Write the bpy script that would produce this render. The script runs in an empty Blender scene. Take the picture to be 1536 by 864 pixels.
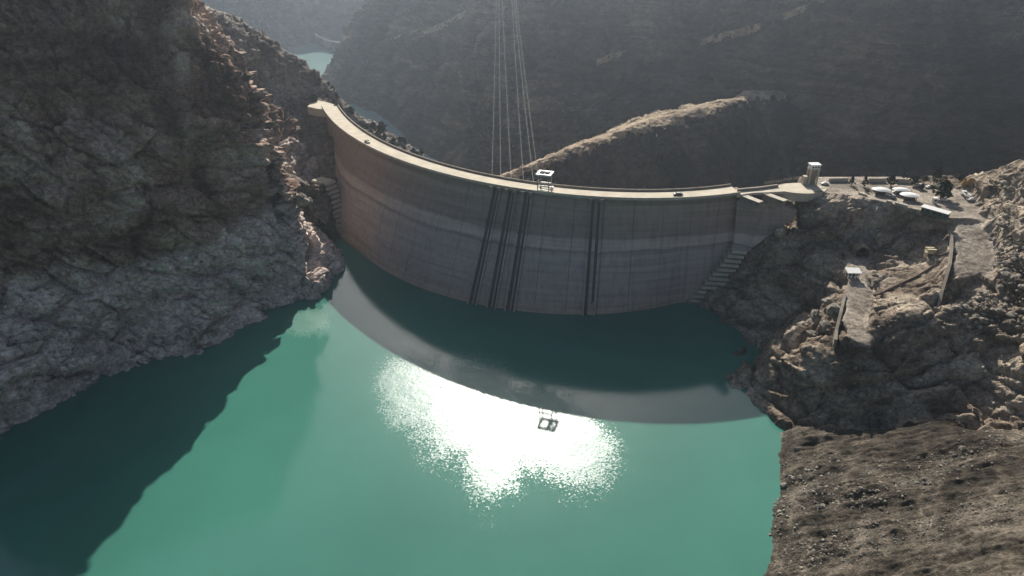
import bpy, math, random
import numpy as np
from mathutils import Vector, Matrix

S = bpy.context.scene
COL = S.collection
random.seed(7)

# ------------------------------------------------------------------ camera, sky, sun, exposure
CAM_H, PITCH, FOC = 206.0, math.radians(28.0), 1060.0      # metres above the water, tilt down, focal length in photo pixels
cam_d = bpy.data.cameras.new('camera')
cam = bpy.data.objects.new('camera', cam_d); COL.objects.link(cam)
cam.location = (0, 0, CAM_H)
cam.rotation_euler = (math.radians(90) - PITCH, 0, 0)
cam_d.sensor_width = 36.0
cam_d.lens = FOC / 1536.0 * 36.0
cam_d.clip_start = 1.0
cam_d.clip_end = 20000
S.camera = cam

SUN_EL, SUN_AZ = math.radians(30.5), math.radians(1.0)     # azimuth clockwise from +Y
L = Vector((math.sin(SUN_AZ) * math.cos(SUN_EL), math.cos(SUN_AZ) * math.cos(SUN_EL), math.sin(SUN_EL)))
world = bpy.data.worlds.new('World'); S.world = world; world.use_nodes = True
wn = world.node_tree.nodes; wl = world.node_tree.links
bg = wn['Background']
sky = wn.new('ShaderNodeTexSky'); sky.sky_type = 'NISHITA'; sky.sun_disc = False
sky.sun_elevation = SUN_EL; sky.sun_rotation = SUN_AZ
sky.altitude = 1000; sky.dust_density = 3.5; sky.air_density = 1.0; sky.ozone_density = 0.2
wl.new(sky.outputs[0], bg.inputs[0]); bg.inputs[1].default_value = 0.050
sun_d = bpy.data.lights.new('sun', 'SUN'); sun_d.energy = 5.0; sun_d.angle = math.radians(0.53); sun_d.color = (1.0, 0.94, 0.85)
sun = bpy.data.objects.new('sun', sun_d); COL.objects.link(sun)
sun.rotation_euler = L.to_track_quat('Z', 'Y').to_euler(); sun.location = (0, 0, 600)
S.view_settings.view_transform = 'Standard'; S.view_settings.look = 'None'
S.view_settings.exposure = 0.68; S.view_settings.gamma = 1.0; S.view_settings.use_curve_mapping = False
S.render.engine = 'CYCLES'
S.cycles.use_denoising = True
S.cycles.max_bounces = 6; S.cycles.volume_bounces = 1; S.cycles.diffuse_bounces = 3; S.cycles.glossy_bounces = 3
S.cycles.sample_clamp_indirect = 4.0

# ------------------------------------------------------------------ survey: photo position + height (or distance) -> place
WL = 9.4                                                     # water level; the dam crest is at 72
CT, ST = math.cos(PITCH), math.sin(PITCH)
def _ray(px, py):
    u = (px - 768) / FOC; v = (py - 432) / FOC
    return u, CT - v * ST, ST + v * CT
def P(px, py, z=WL):
    u, f, d = _ray(px, py); t = (CAM_H - z) / d
    return np.array((u * t, f * t, z))
def D(px, py, Y):
    u, f, d = _ray(px, py); t = Y / f
    return np.array((u * t, Y, CAM_H - d * t))

# ------------------------------------------------------------------ noise
def _hash(ix, iy, iz, seed):
    h = (ix.astype(np.int64) * 374761393 + iy.astype(np.int64) * 668265263 + iz.astype(np.int64) * 2147483647 + seed * 974634777) & 0xFFFFFFFF
    h = ((h ^ (h >> 13)) * 1274126177) & 0xFFFFFFFF
    h = ((h ^ (h >> 16)) * 2246822519) & 0xFFFFFFFF
    return (h ^ (h >> 15)) & 0xFFFFFFFF
def rnd(ix, iy, iz, seed):
    return _hash(ix, iy, iz, seed).astype(np.float32) / 4294967295.0
def vnoise(p, seed=0):
    i = np.floor(p).astype(np.int64); f = (p - i).astype(np.float32)
    f = f * f * f * (f * (f * 6 - 15) + 10)
    out = 0
    for dx in (0, 1):
        wx = f[:, 0] if dx else 1 - f[:, 0]
        for dy in (0, 1):
            wy = f[:, 1] if dy else 1 - f[:, 1]
            for dz in (0, 1):
                wz = f[:, 2] if dz else 1 - f[:, 2]
                out = out + wx * wy * wz * rnd(i[:, 0] + dx, i[:, 1] + dy, i[:, 2] + dz, seed)
    return out * 2 - 1
def fbm(p, octs=4, seed=0, gain=0.5, ridged=False):
    a, s, out = 1.0, 0.0, 0
    for o in range(octs):
        n = vnoise(p * (2.03 ** o) + 17.3 * o, seed + o)
        if ridged: n = 1 - 2 * np.abs(n)
        out = out + a * n; s += a; a *= gain
    return out / s
def blocks(p, seed=0, tilt=0.9):
    """angular rock facets: every cell is a tilted, offset plane; also the distance to the joint between cells"""
    b = np.floor(p - 0.5).astype(np.int64)
    best = np.full(len(p), 1e9, np.float32); sec = best.copy(); val = np.zeros(len(p), np.float32)
    for dx in (0, 1):
        for dy in (0, 1):
            for dz in (0, 1):
                c = b + np.array((dx, dy, dz))
                j = [0.5 + 0.62 * (rnd(c[:, 0], c[:, 1], c[:, 2], seed + k) - 0.5) for k in range(3)]
                q = np.stack([p[:, k] - c[:, k] - j[k] for k in range(3)], 1).astype(np.float32)
                d = (q * q).sum(1)
                g = [rnd(c[:, 0], c[:, 1], c[:, 2], seed + 5 + k) - 0.5 for k in range(4)]
                v = g[3] + tilt * 2 * (q[:, 0] * g[0] + q[:, 1] * g[1] + q[:, 2] * g[2])
                m = d < best
                sec = np.where(m, best, np.minimum(sec, d)); val = np.where(m, v, val); best = np.where(m, d, best)
    return val, np.sqrt(sec) - np.sqrt(best)
def frame(strike, dip):
    """rotation into a bedding frame: last axis is the bedding normal"""
    return np.array(Matrix.Rotation(dip, 3, 'X') @ Matrix.Rotation(strike, 3, 'Z'))

# ------------------------------------------------------------------ mesh helpers
def tag(o, label=None, cat=None, group=None, kind=None):
    if label: o['label'] = label
    if cat: o['category'] = cat
    if group: o['group'] = group
    if kind: o['kind'] = kind
    return o
def empty(name, loc, rz=0.0, **k):
    o = bpy.data.objects.new(name, None); COL.objects.link(o)
    o.location = loc; o.rotation_euler = (0, 0, rz); o.empty_display_size = 0.5
    return tag(o, **k)
def link_mesh(name, me, parent=None):
    o = bpy.data.objects.new(name, me); COL.objects.link(o)
    if parent is not None: o.parent = parent
    return o
class MB:
    def __init__(s): s.v = []; s.f = []
    def add(s, vs, fs):
        n = len(s.v); s.v += [tuple(map(float, q)) for q in vs]; s.f += [tuple(i + n for i in g) for g in fs]; return s
    def box(s, c, size, rz=0.0, taper=1.0):
        x, y, z = (q / 2 for q in size); ca, sa = math.cos(rz), math.sin(rz); vs = []
        for k, (a, b, e) in enumerate(((-1, -1, -1), (1, -1, -1), (1, 1, -1), (-1, 1, -1), (-1, -1, 1), (1, -1, 1), (1, 1, 1), (-1, 1, 1))):
            t = taper if e > 0 else 1.0
            X, Y = a * x * t, b * y * t
            vs.append((c[0] + X * ca - Y * sa, c[1] + X * sa + Y * ca, c[2] + e * z))
        return s.add(vs, [(0, 3, 2, 1), (4, 5, 6, 7), (0, 1, 5, 4), (1, 2, 6, 5), (2, 3, 7, 6), (3, 0, 4, 7)])
    def beam(s, a, b, w, h=None):
        a, b = Vector(a), Vector(b); h = h or w; d = (b - a).normalized()
        up = Vector((0, 0, 1)) if abs(d.z) < 0.95 else Vector((0, 1, 0))
        r = d.cross(up).normalized() * w / 2; u = r.cross(d).normalized() * h / 2
        vs = [a - r - u, a + r - u, a + r + u, a - r + u, b - r - u, b + r - u, b + r + u, b - r + u]
        return s.add(vs, [(0, 1, 2, 3), (7, 6, 5, 4), (0, 4, 5, 1), (1, 5, 6, 2), (2, 6, 7, 3), (3, 7, 4, 0)])
    def tube(s, pts, r, n=6):
        pts = [Vector(q) for q in pts]; rings = []; k0 = len(s.v); rr = r if hasattr(r, '__len__') else [r] * len(pts)
        for i, q in enumerate(pts):
            d = (pts[min(i + 1, len(pts) - 1)] - pts[max(i - 1, 0)]).normalized()
            up = Vector((0, 0, 1)) if abs(d.z) < 0.9 else Vector((1, 0, 0))
            a = d.cross(up).normalized(); b = a.cross(d)
            for k in range(n):
                t = 2 * math.pi * k / n; s.v.append(tuple(q + (a * math.cos(t) + b * math.sin(t)) * rr[i]))
        for i in range(len(pts) - 1):
            for k in range(n):
                s.f.append((k0 + i * n + k, k0 + i * n + (k + 1) % n, k0 + (i + 1) * n + (k + 1) % n, k0 + (i + 1) * n + k))
        s.f.append(tuple(k0 + k for k in range(n))[::-1]); s.f.append(tuple(k0 + (len(pts) - 1) * n + k for k in range(n)))
        return s
    def prism(s, poly, z0, z1):
        n = len(poly); k0 = len(s.v)
        s.v += [(float(a), float(b), float(z0)) for a, b in poly] + [(float(a), float(b), float(z1)) for a, b in poly]
        s.f.append(tuple(k0 + i for i in range(n))[::-1]); s.f.append(tuple(k0 + n + i for i in range(n)))
        for i in range(n): j = (i + 1) % n; s.f.append((k0 + i, k0 + j, k0 + n + j, k0 + n + i))
        return s
    def mesh(s, name, mat=None, smooth=False):
        me = bpy.data.meshes.new(name); me.from_pydata(s.v, [], s.f)
        if mat: me.materials.append(mat)
        if smooth: me.polygons.foreach_set('use_smooth', [True] * len(me.polygons))
        me.update(); return me
    def build(s, name, mat, parent=None, smooth=False): return link_mesh(name, s.mesh(name, mat, smooth), parent)
def grid_object(name, pts, nu, nv, mat, parent=None, flip=False):
    """pts: (nv, nu, 3) array -> one sheet"""
    me = bpy.data.meshes.new(name)
    me.vertices.add(nu * nv); me.vertices.foreach_set('co', pts.reshape(-1).astype(np.float32))
    i, j = np.meshgrid(np.arange(nu - 1), np.arange(nv - 1)); a = (j * nu + i).ravel()
    q = np.stack([a, a + 1, a + nu + 1, a + nu], 1)
    if flip: q = q[:, ::-1]
    n = len(q); me.loops.add(n * 4); me.polygons.add(n)
    me.loops.foreach_set('vertex_index', q.ravel().astype(np.int32))
    me.polygons.foreach_set('loop_start', np.arange(0, n * 4, 4, dtype=np.int32))
    me.materials.append(mat); me.update(calc_edges=True); me.validate()
    return link_mesh(name, me, parent)
def catmull(c, n, axis):
    c = np.moveaxis(np.asarray(c, float), axis, 0); m = len(c)
    t = np.linspace(0, m - 1, n); i = np.minimum(t.astype(int), m - 2); f = (t - i).reshape((-1,) + (1,) * (c.ndim - 1))
    g = lambda k: c[np.clip(i + k, 0, m - 1)]
    p0, p1, p2, p3 = g(-1), g(0), g(1), g(2)
    r = 0.5 * (2 * p1 + (p2 - p0) * f + (2 * p0 - 5 * p1 + 4 * p2 - p3) * f ** 2 + (3 * p1 - p0 - 3 * p2 + p3) * f ** 3)
    return np.moveaxis(r, 0, axis)
def loft(rows, nu, nv):
    return catmull(catmull(np.array(rows), nu, 1), nv, 0)
def grid_normals(g):
    du = np.gradient(g, axis=1); dv = np.gradient(g, axis=0)
    n = np.cross(du, dv); n /= np.linalg.norm(n, axis=2, keepdims=True) + 1e-9
    return n

# ------------------------------------------------------------------ materials
def new_mat(name, rough=0.9, spec=0.3):
    m = bpy.data.materials.new(name); m.use_nodes = True
    b = m.node_tree.nodes['Principled BSDF']
    b.inputs['Roughness'].default_value = rough; b.inputs['Specular IOR Level'].default_value = spec
    return m, m.node_tree.nodes, m.node_tree.links, b
def N(nodes, kind, **k):
    n = nodes.new(kind)
    for a, v in k.items():
        if a in n.inputs: n.inputs[a].default_value = v
        else: setattr(n, a, v)
    return n
def ramp(nodes, stops):
    r = nodes.new('ShaderNodeValToRGB'); e = r.color_ramp.elements
    while len(e) > 1: e.remove(e[-1])
    e[0].position = stops[0][0]; e[0].color = (*stops[0][1], 1)
    for p, c in stops[1:]:
        q = e.new(p); q.color = (*c, 1)
    return r
def gray(v): return (v, v, v)
def mixc(nodes, links, fac, a, b, mode='MIX'):
    m = nodes.new('ShaderNodeMix'); m.data_type = 'RGBA'; m.blend_type = mode
    for s, v in ((m.inputs[0], fac), (m.inputs[6], a), (m.inputs[7], b)):
        if hasattr(v, 'links') or isinstance(v, bpy.types.NodeSocket): links.new(v, s)
        elif isinstance(v, (int, float)): s.default_value = v
        else: s.default_value = (*v, 1)
    return m.outputs[2]
def math_n(nodes, links, op, a, b=0.0, clamp=False):
    m = nodes.new('ShaderNodeMath'); m.operation = op; m.use_clamp = clamp
    for s, v in ((m.inputs[0], a), (m.inputs[1], b)):
        if isinstance(v, bpy.types.NodeSocket): links.new(v, s)
        else: s.default_value = v
    return m.outputs[0]
def plain(name, col, rough=0.8, metal=0.0, var=0.25, scale=1.5, spec=0.3):
    m, n, l, b = new_mat(name, rough, spec)
    tc = N(n, 'ShaderNodeTexCoord'); t = N(n, 'ShaderNodeTexNoise', Scale=scale, Detail=5.0)
    l.new(tc.outputs['Object'], t.inputs['Vector'])
    r = ramp(n, [(0.3, tuple(c * (1 - var) for c in col)), (0.7, tuple(min(1, c * (1 + var * 0.5)) for c in col))])
    l.new(t.outputs[0], r.inputs[0]); l.new(r.outputs[0], b.inputs['Base Color']); b.inputs['Metallic'].default_value = metal
    return m
def rock_mat(name, dark, mid, light, big=0.02, ring=None, ring_z=0.0, ring_w=8.0, bed=None, bed_scale=0.12, bed_cols=None, veg=None, fine=0.5, bump=0.5, bump_d=1.2, vein=0.06, grain=0.7):
    m, n, l, b = new_mat(name, 0.95, 0.15)
    tc = N(n, 'ShaderNodeTexCoord'); co = tc.outputs['Object']
    t1 = N(n, 'ShaderNodeTexNoise', Scale=big, Detail=8.0, Roughness=0.65, Distortion=0.8); l.new(co, t1.inputs['Vector'])
    r1 = ramp(n, [(0.38, dark), (0.5, mid), (0.63, light)]); l.new(t1.outputs[0], r1.inputs[0]); c = r1.outputs[0]
    if bed:
        mp = N(n, 'ShaderNodeMapping'); mp.inputs['Rotation'].default_value = bed; mp.inputs['Scale'].default_value = (0.06, 0.06, 1.0)
        l.new(co, mp.inputs['Vector'])
        t2 = N(n, 'ShaderNodeTexNoise', Scale=bed_scale, Detail=7.0, Roughness=0.7, Distortion=1.2); l.new(mp.outputs[0], t2.inputs['Vector'])
        r2 = ramp(n, bed_cols or [(0.35, gray(0.55)), (0.5, gray(1.0)), (0.62, gray(1.0)), (0.72, gray(1.6))]); l.new(t2.outputs[0], r2.inputs[0])
        c = mixc(n, l, 0.95, c, r2.outputs[0], 'MULTIPLY')
    if ring:
        sx = N(n, 'ShaderNodeSeparateXYZ'); l.new(co, sx.inputs[0])
        t3 = N(n, 'ShaderNodeTexNoise', Scale=0.03, Detail=6.0, Roughness=0.6); l.new(co, t3.inputs['Vector'])
        off = math_n(n, l, 'MULTIPLY', math_n(n, l, 'SUBTRACT', t3.outputs[0], 0.5), 34.0)
        h = math_n(n, l, 'ADD', sx.outputs[2], off)
        f = math_n(n, l, 'DIVIDE', math_n(n, l, 'SUBTRACT', ring_z, h), ring_w, True)
        t4 = N(n, 'ShaderNodeTexNoise', Scale=0.09, Detail=8.0, Roughness=0.7, Distortion=0.6); l.new(co, t4.inputs['Vector'])
        r4 = ramp(n, [(0.3, tuple(q * 0.5 for q in ring)), (0.52, ring), (0.72, tuple(min(1, q * 1.45) for q in ring))]); l.new(t4.outputs[0], r4.inputs[0])
        c = mixc(n, l, math_n(n, l, 'MULTIPLY', f, 0.9), c, r4.outputs[0])
    if veg:
        t5 = N(n, 'ShaderNodeTexNoise', Scale=0.06, Detail=9.0, Roughness=0.75); l.new(co, t5.inputs['Vector'])
        r5 = ramp(n, [(0.56, gray(0.0)), (0.64, gray(0.6))]); l.new(t5.outputs[0], r5.inputs[0])
        c = mixc(n, l, r5.outputs[0], c, veg)
    for vs_, th, dk, sd in ((vein, 0.016, 0.45, 0.0), (vein * 2.7, 0.022, 0.55, 31.0), (vein * 1.4, 0.010, 1.7, 77.0)):
        mv = N(n, 'ShaderNodeMapping'); mv.inputs['Location'].default_value = (sd, sd, sd); mv.inputs['Rotation'].default_value = (0.6, 0.5, 0.4); mv.inputs['Scale'].default_value = (1.0, 1.0, 2.4); l.new(co, mv.inputs['Vector'])
        tv = N(n, 'ShaderNodeTexNoise', Scale=vs_, Detail=5.0, Roughness=0.6, Distortion=1.6); l.new(mv.outputs[0], tv.inputs['Vector'])
        ab = math_n(n, l, 'ABSOLUTE', math_n(n, l, 'SUBTRACT', tv.outputs[0], 0.5))
        rv = ramp(n, [(0.0, gray(dk)), (th, gray(1.0))]); l.new(ab, rv.inputs[0])
        c = mixc(n, l, 0.9, c, rv.outputs[0], 'MULTIPLY')
    tf = N(n, 'ShaderNodeTexNoise', Scale=fine, Detail=7.0, Roughness=0.62); l.new(co, tf.inputs['Vector'])
    rf = ramp(n, [(0.36, gray(0.5)), (0.5, gray(1.0)), (0.66, gray(1.5))]); l.new(tf.outputs[0], rf.inputs[0])
    c = mixc(n, l, grain, c, rf.outputs[0], 'MULTIPLY')
    l.new(c, b.inputs['Base Color'])
    vo = N(n, 'ShaderNodeTexVoronoi', Scale=fine * 0.9); vo.feature = 'DISTANCE_TO_EDGE'; l.new(co, vo.inputs['Vector'])
    vm = math_n(n, l, 'MINIMUM', vo.outputs['Distance'], 0.12)
    hh = math_n(n, l, 'ADD', math_n(n, l, 'MULTIPLY', vm, 1.5), tf.outputs[0])
    bp = N(n, 'ShaderNodeBump', Strength=bump, Distance=bump_d); l.new(hh, bp.inputs['Height']); l.new(bp.outputs[0], b.inputs['Normal'])
    return m

R = math.radians
M = {}
M['cliff'] = rock_mat('dark_cliff_rock', (0.135, 0.084, 0.060), (0.325, 0.215, 0.158), (0.54, 0.415, 0.33), big=0.022, ring=(0.66, 0.545, 0.475), ring_z=64, ring_w=9, bed=(R(15), R(-42), R(0)), veg=(0.045, 0.034, 0.02))
M['abut'] = rock_mat('abutment_rock', (0.09, 0.075, 0.062), (0.18, 0.155, 0.13), (0.30, 0.265, 0.225), big=0.03, bed=(R(35), R(-10), R(20)), veg=(0.05, 0.05, 0.03), fine=0.3)
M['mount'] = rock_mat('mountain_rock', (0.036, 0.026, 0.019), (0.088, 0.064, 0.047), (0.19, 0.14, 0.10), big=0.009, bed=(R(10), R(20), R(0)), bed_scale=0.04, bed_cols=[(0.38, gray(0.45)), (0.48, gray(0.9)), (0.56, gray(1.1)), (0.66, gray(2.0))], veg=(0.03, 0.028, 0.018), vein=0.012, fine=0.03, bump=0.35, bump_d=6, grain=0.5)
M['spur'] = rock_mat('shaded_spur_rock', (0.022, 0.017, 0.013), (0.05, 0.039, 0.03), (0.11, 0.085, 0.063), big=0.014, veg=(0.025, 0.024, 0.015), vein=0.025, fine=0.12, bump=0.5, bump_d=3)  # same soil as the shelf, with shade put into the dark colour
M['shelf'] = rock_mat('sunlit_tan_soil', (0.24, 0.18, 0.12), (0.36, 0.275, 0.185), (0.46, 0.36, 0.25), big=0.05, fine=0.2)  # spur soil again, with sunlight put into the paler colour
M['far'] = rock_mat('far_hill_rock', (0.10, 0.09, 0.08), (0.17, 0.15, 0.13), (0.27, 0.24, 0.2), big=0.006, bed=(R(10), R(20), R(0)), bed_scale=0.02, vein=0.006, fine=0.05, bump=0.6, bump_d=8)
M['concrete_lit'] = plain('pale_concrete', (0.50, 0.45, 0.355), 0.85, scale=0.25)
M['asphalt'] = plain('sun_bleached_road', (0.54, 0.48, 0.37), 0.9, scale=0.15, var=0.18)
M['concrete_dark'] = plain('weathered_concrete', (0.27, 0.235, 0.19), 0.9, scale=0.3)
M['white'] = plain('white_paint', (0.78, 0.77, 0.74), 0.5, var=0.12)
M['steel'] = plain('dark_steel', (0.09, 0.09, 0.09), 0.6, metal=0.3)
M['rust'] = plain('rusty_steel', (0.14, 0.10, 0.075), 0.8, metal=0.1)
M['wire'] = plain('cable_steel', (0.40, 0.38, 0.36), 0.5, var=0.05)
M['leaf'] = plain('dark_foliage', (0.035, 0.05, 0.022), 0.8, scale=2.0, var=0.5)
M['leaf2'] = plain('olive_foliage', (0.07, 0.075, 0.035), 0.8, scale=2.0, var=0.5)
M['bark'] = plain('bark', (0.08, 0.06, 0.045), 0.9)
M['glass'] = plain('dark_glass', (0.03, 0.035, 0.04), 0.15, spec=0.5)
M['tyre_and_dark'] = plain('tyre_and_tunnel_dark', (0.02, 0.02, 0.02), 0.9)
M['black'] = plain('dark_car_paint', (0.03, 0.03, 0.035), 0.35, spec=0.5)
M['ochre'] = plain('ochre_soil', (0.32, 0.20, 0.08), 0.95, scale=0.8)
M['cream'] = plain('cream_paint', (0.62, 0.55, 0.38), 0.6)
M['green'] = plain('green_paint', (0.06, 0.10, 0.07), 0.6)

def dam_mat():
    m, n, l, b = new_mat('dam_concrete', 0.9, 0.2)
    tc = N(n, 'ShaderNodeTexCoord'); co = tc.outputs['Object']
    sx = N(n, 'ShaderNodeSeparateXYZ'); l.new(co, sx.inputs[0])
    t = N(n, 'ShaderNodeTexNoise', Scale=0.05, Detail=6.0, Roughness=0.6); l.new(co, t.inputs['Vector'])
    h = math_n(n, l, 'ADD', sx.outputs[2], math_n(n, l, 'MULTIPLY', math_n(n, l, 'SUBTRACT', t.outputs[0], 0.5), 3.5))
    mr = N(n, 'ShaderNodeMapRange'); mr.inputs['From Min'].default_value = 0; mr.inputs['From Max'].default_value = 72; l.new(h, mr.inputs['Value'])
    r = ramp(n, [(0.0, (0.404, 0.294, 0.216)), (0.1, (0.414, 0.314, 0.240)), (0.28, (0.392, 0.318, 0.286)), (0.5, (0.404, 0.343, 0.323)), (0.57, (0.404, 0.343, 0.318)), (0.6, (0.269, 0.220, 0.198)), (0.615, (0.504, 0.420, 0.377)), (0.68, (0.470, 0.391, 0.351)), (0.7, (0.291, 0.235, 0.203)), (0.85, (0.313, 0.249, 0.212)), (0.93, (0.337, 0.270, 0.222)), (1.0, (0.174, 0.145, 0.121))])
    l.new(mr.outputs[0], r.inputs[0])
    mp = N(n, 'ShaderNodeMapping'); mp.inputs['Scale'].default_value = (0.45, 0.45, 0.025); l.new(co, mp.inputs['Vector'])
    st = N(n, 'ShaderNodeTexNoise', Scale=1.0, Detail=6.0, Roughness=0.7); l.new(mp.outputs[0], st.inputs['Vector'])
    rs = ramp(n, [(0.36, gray(0.62)), (0.5, gray(1.0)), (0.68, gray(1.25))]); l.new(st.outputs[0], rs.inputs[0])
    c = mixc(n, l, 0.42, r.outputs[0], rs.outputs[0], 'MULTIPLY')
    mp2 = N(n, 'ShaderNodeMapping'); mp2.inputs['Scale'].default_value = (0.02, 0.02, 0.55); l.new(co, mp2.inputs['Vector'])
    s2 = N(n, 'ShaderNodeTexNoise', Scale=1.0, Detail=5.0, Roughness=0.6); l.new(mp2.outputs[0], s2.inputs['Vector'])
    r2 = ramp(n, [(0.36, gray(0.75)), (0.5, gray(1.0)), (0.66, gray(1.15))]); l.new(s2.outputs[0], r2.inputs[0])
    c = mixc(n, l, 0.7, c, r2.outputs[0], 'MULTIPLY')
    l.new(c, b.inputs['Base Color'])
    f = N(n, 'ShaderNodeTexNoise', Scale=0.8, Detail=6.0); l.new(co, f.inputs['Vector'])
    bp = N(n, 'ShaderNodeBump', Strength=0.3, Distance=0.4); l.new(f.outputs[0], bp.inputs['Height']); l.new(bp.outputs[0], b.inputs['Normal'])
    return m
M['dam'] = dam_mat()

def water_mat(name, col, patches=None, calm=0.09, ruffled=0.31):
    m, n, l, b = new_mat(name, calm, 0.85)
    b.inputs['IOR'].default_value = 1.333
    tc = N(n, 'ShaderNodeTexCoord'); co = tc.outputs['Object']
    t = N(n, 'ShaderNodeTexNoise', Scale=0.012, Detail=4.0); l.new(co, t.inputs['Vector'])
    r = ramp(n, [(0.35, tuple(c * 0.9 for c in col)), (0.65, tuple(c * 1.1 for c in col))]); l.new(t.outputs[0], r.inputs[0]); l.new(r.outputs[0], b.inputs['Base Color'])
    w1 = N(n, 'ShaderNodeTexNoise', Scale=0.7, Detail=3.0, Roughness=0.65); l.new(co, w1.inputs['Vector'])
    w2 = N(n, 'ShaderNodeTexNoise', Scale=0.12, Detail=2.0); l.new(co, w2.inputs['Vector'])
    hh = math_n(n, l, 'ADD', w1.outputs[0], math_n(n, l, 'MULTIPLY', w2.outputs[0], 1.5))
    bp = N(n, 'ShaderNodeBump', Strength=0.25, Distance=0.12); l.new(hh, bp.inputs['Height']); l.new(bp.outputs[0], b.inputs['Normal'])
    if patches:                                             # wind-ruffled areas between calm slicks
        sx = N(n, 'ShaderNodeSeparateXYZ'); l.new(co, sx.inputs[0]); tot = None
        e1 = N(n, 'ShaderNodeTexNoise', Scale=0.05, Detail=10.0, Roughness=0.68); l.new(co, e1.inputs['Vector'])
        e2 = N(n, 'ShaderNodeTexNoise', Scale=1.2, Detail=2.0, Roughness=0.6); l.new(co, e2.inputs['Vector'])
        for (cx, cy, rx, ry, rot) in patches:
            dx = math_n(n, l, 'SUBTRACT', sx.outputs[0], cx); dy = math_n(n, l, 'SUBTRACT', sx.outputs[1], cy)
            ca, sa = math.cos(rot), math.sin(rot)
            ux = math_n(n, l, 'ADD', math_n(n, l, 'MULTIPLY', dx, ca / rx), math_n(n, l, 'MULTIPLY', dy, sa / rx))
            uy = math_n(n, l, 'ADD', math_n(n, l, 'MULTIPLY', dx, -sa / ry), math_n(n, l, 'MULTIPLY', dy, ca / ry))
            d = math_n(n, l, 'SQRT', math_n(n, l, 'ADD', math_n(n, l, 'MULTIPLY', ux, ux), math_n(n, l, 'MULTIPLY', uy, uy)))
            d = math_n(n, l, 'ADD', d, math_n(n, l, 'MULTIPLY', math_n(n, l, 'SUBTRACT', e1.outputs[0], 0.5), 1.2))
            d = math_n(n, l, 'ADD', d, math_n(n, l, 'MULTIPLY', math_n(n, l, 'SUBTRACT', e2.outputs[0], 0.5), 1.9))
            f = math_n(n, l, 'DIVIDE', math_n(n, l, 'SUBTRACT', 1.0, d), 0.10, True)
            f = math_n(n, l, 'SUBTRACT', f, math_n(n, l, 'MULTIPLY', math_n(n, l, 'SUBTRACT', 1.0, f), 0.0), True)
            tot = f if tot is None else math_n(n, l, 'MAXIMUM', tot, f)
        rr = math_n(n, l, 'ADD', math_n(n, l, 'MULTIPLY', tot, ruffled - calm), calm)
        l.new(rr, b.inputs['Roughness'])
        bs = math_n(n, l, 'ADD', math_n(n, l, 'MULTIPLY', tot, 0.6), 0.1); l.new(bs, bp.inputs['Strength'])
    return m

# ------------------------------------------------------------------ the dam's plan
CREST = 72.0
crest_px = [(484, 160), (500, 183), (530, 207), (580, 232), (640, 254), (700, 270), (760, 281), (820, 290), (900, 297), (1000, 298), (1110, 290)]
water_px = [(545, 380), (580, 408), (640, 438), (700, 455), (760, 463), (820, 468), (900, 469), (960, 466), (1030, 452)]
cp = np.array([P(*q, CREST)[:2] for q in crest_px]); wp = np.array([P(*q, WL)[:2] for q in water_px])
A_ = np.c_[2 * cp, np.ones(len(cp))]; s_ = np.linalg.lstsq(A_, (cp ** 2).sum(1), rcond=None)[0]
CEN = s_[:2]
def polar(p): d = p - CEN; return np.unwrap(np.arctan2(d[:, 1], d[:, 0]) % (2 * math.pi)), np.hypot(d[:, 0], d[:, 1])
fa, fr = polar(cp); wa, wr = polar(wp)
pc = np.polyfit(fa, fr, 4)
pw = np.polyfit(wa, wr - np.polyval(pc, wa), 2)
A0, A1 = fa[0], fa[-1]
def crest_r(a): return np.polyval(pc, a)
def face_r(a, z):
    s = (CREST - z) / (CREST - WL)
    o = np.clip(np.polyval(pw, np.clip(a, wa[0] - 0.02, wa[-1])), 2, 36)
    k = np.clip((a - math.radians(191)) / math.radians(24), 0, 1); o = o * k * k * (3 - 2 * k)
    return crest_r(a) - 2.0 + (o + 2.0) * np.clip(s, 0, 1.5)
def back_r(a, z):
    s = np.clip((CREST - z) / CREST, 0, 3)
    return crest_r(a) - 11.5 - 9 * s
def at(a, r, z): return (CEN[0] + r * math.cos(a), CEN[1] + r * math.sin(a), z)

# ------------------------------------------------------------------ terrain
def rock_relief(p, fr, sizes, amps, squash=2.2, seed=0, crack=0.35):
    q = p @ fr.T
    wob = np.stack([vnoise(p / 23.0, seed + 90 + k) for k in range(3)], 1) * 1.3
    d = np.zeros(len(p), np.float32)
    for k, (s, a) in enumerate(zip(sizes, amps)):
        c = (q + wob * min(1.0, s / 6)) / s; c[:, 2] *= squash
        v, e = blocks(c, seed + 11 * k)
        d += a * (v - crack * np.clip(0.16 - e, 0, 0.16) / 0.16)
    return d
def displace(g, disp, toward=None):
    n = grid_normals(g)
    t = np.array((0, 0, CAM_H)) - g if toward is None else np.array(toward)
    if (n * t).sum(2).mean() < 0: n = -n
    return g + n * disp.reshape(g.shape[:2] + (1,))

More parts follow.
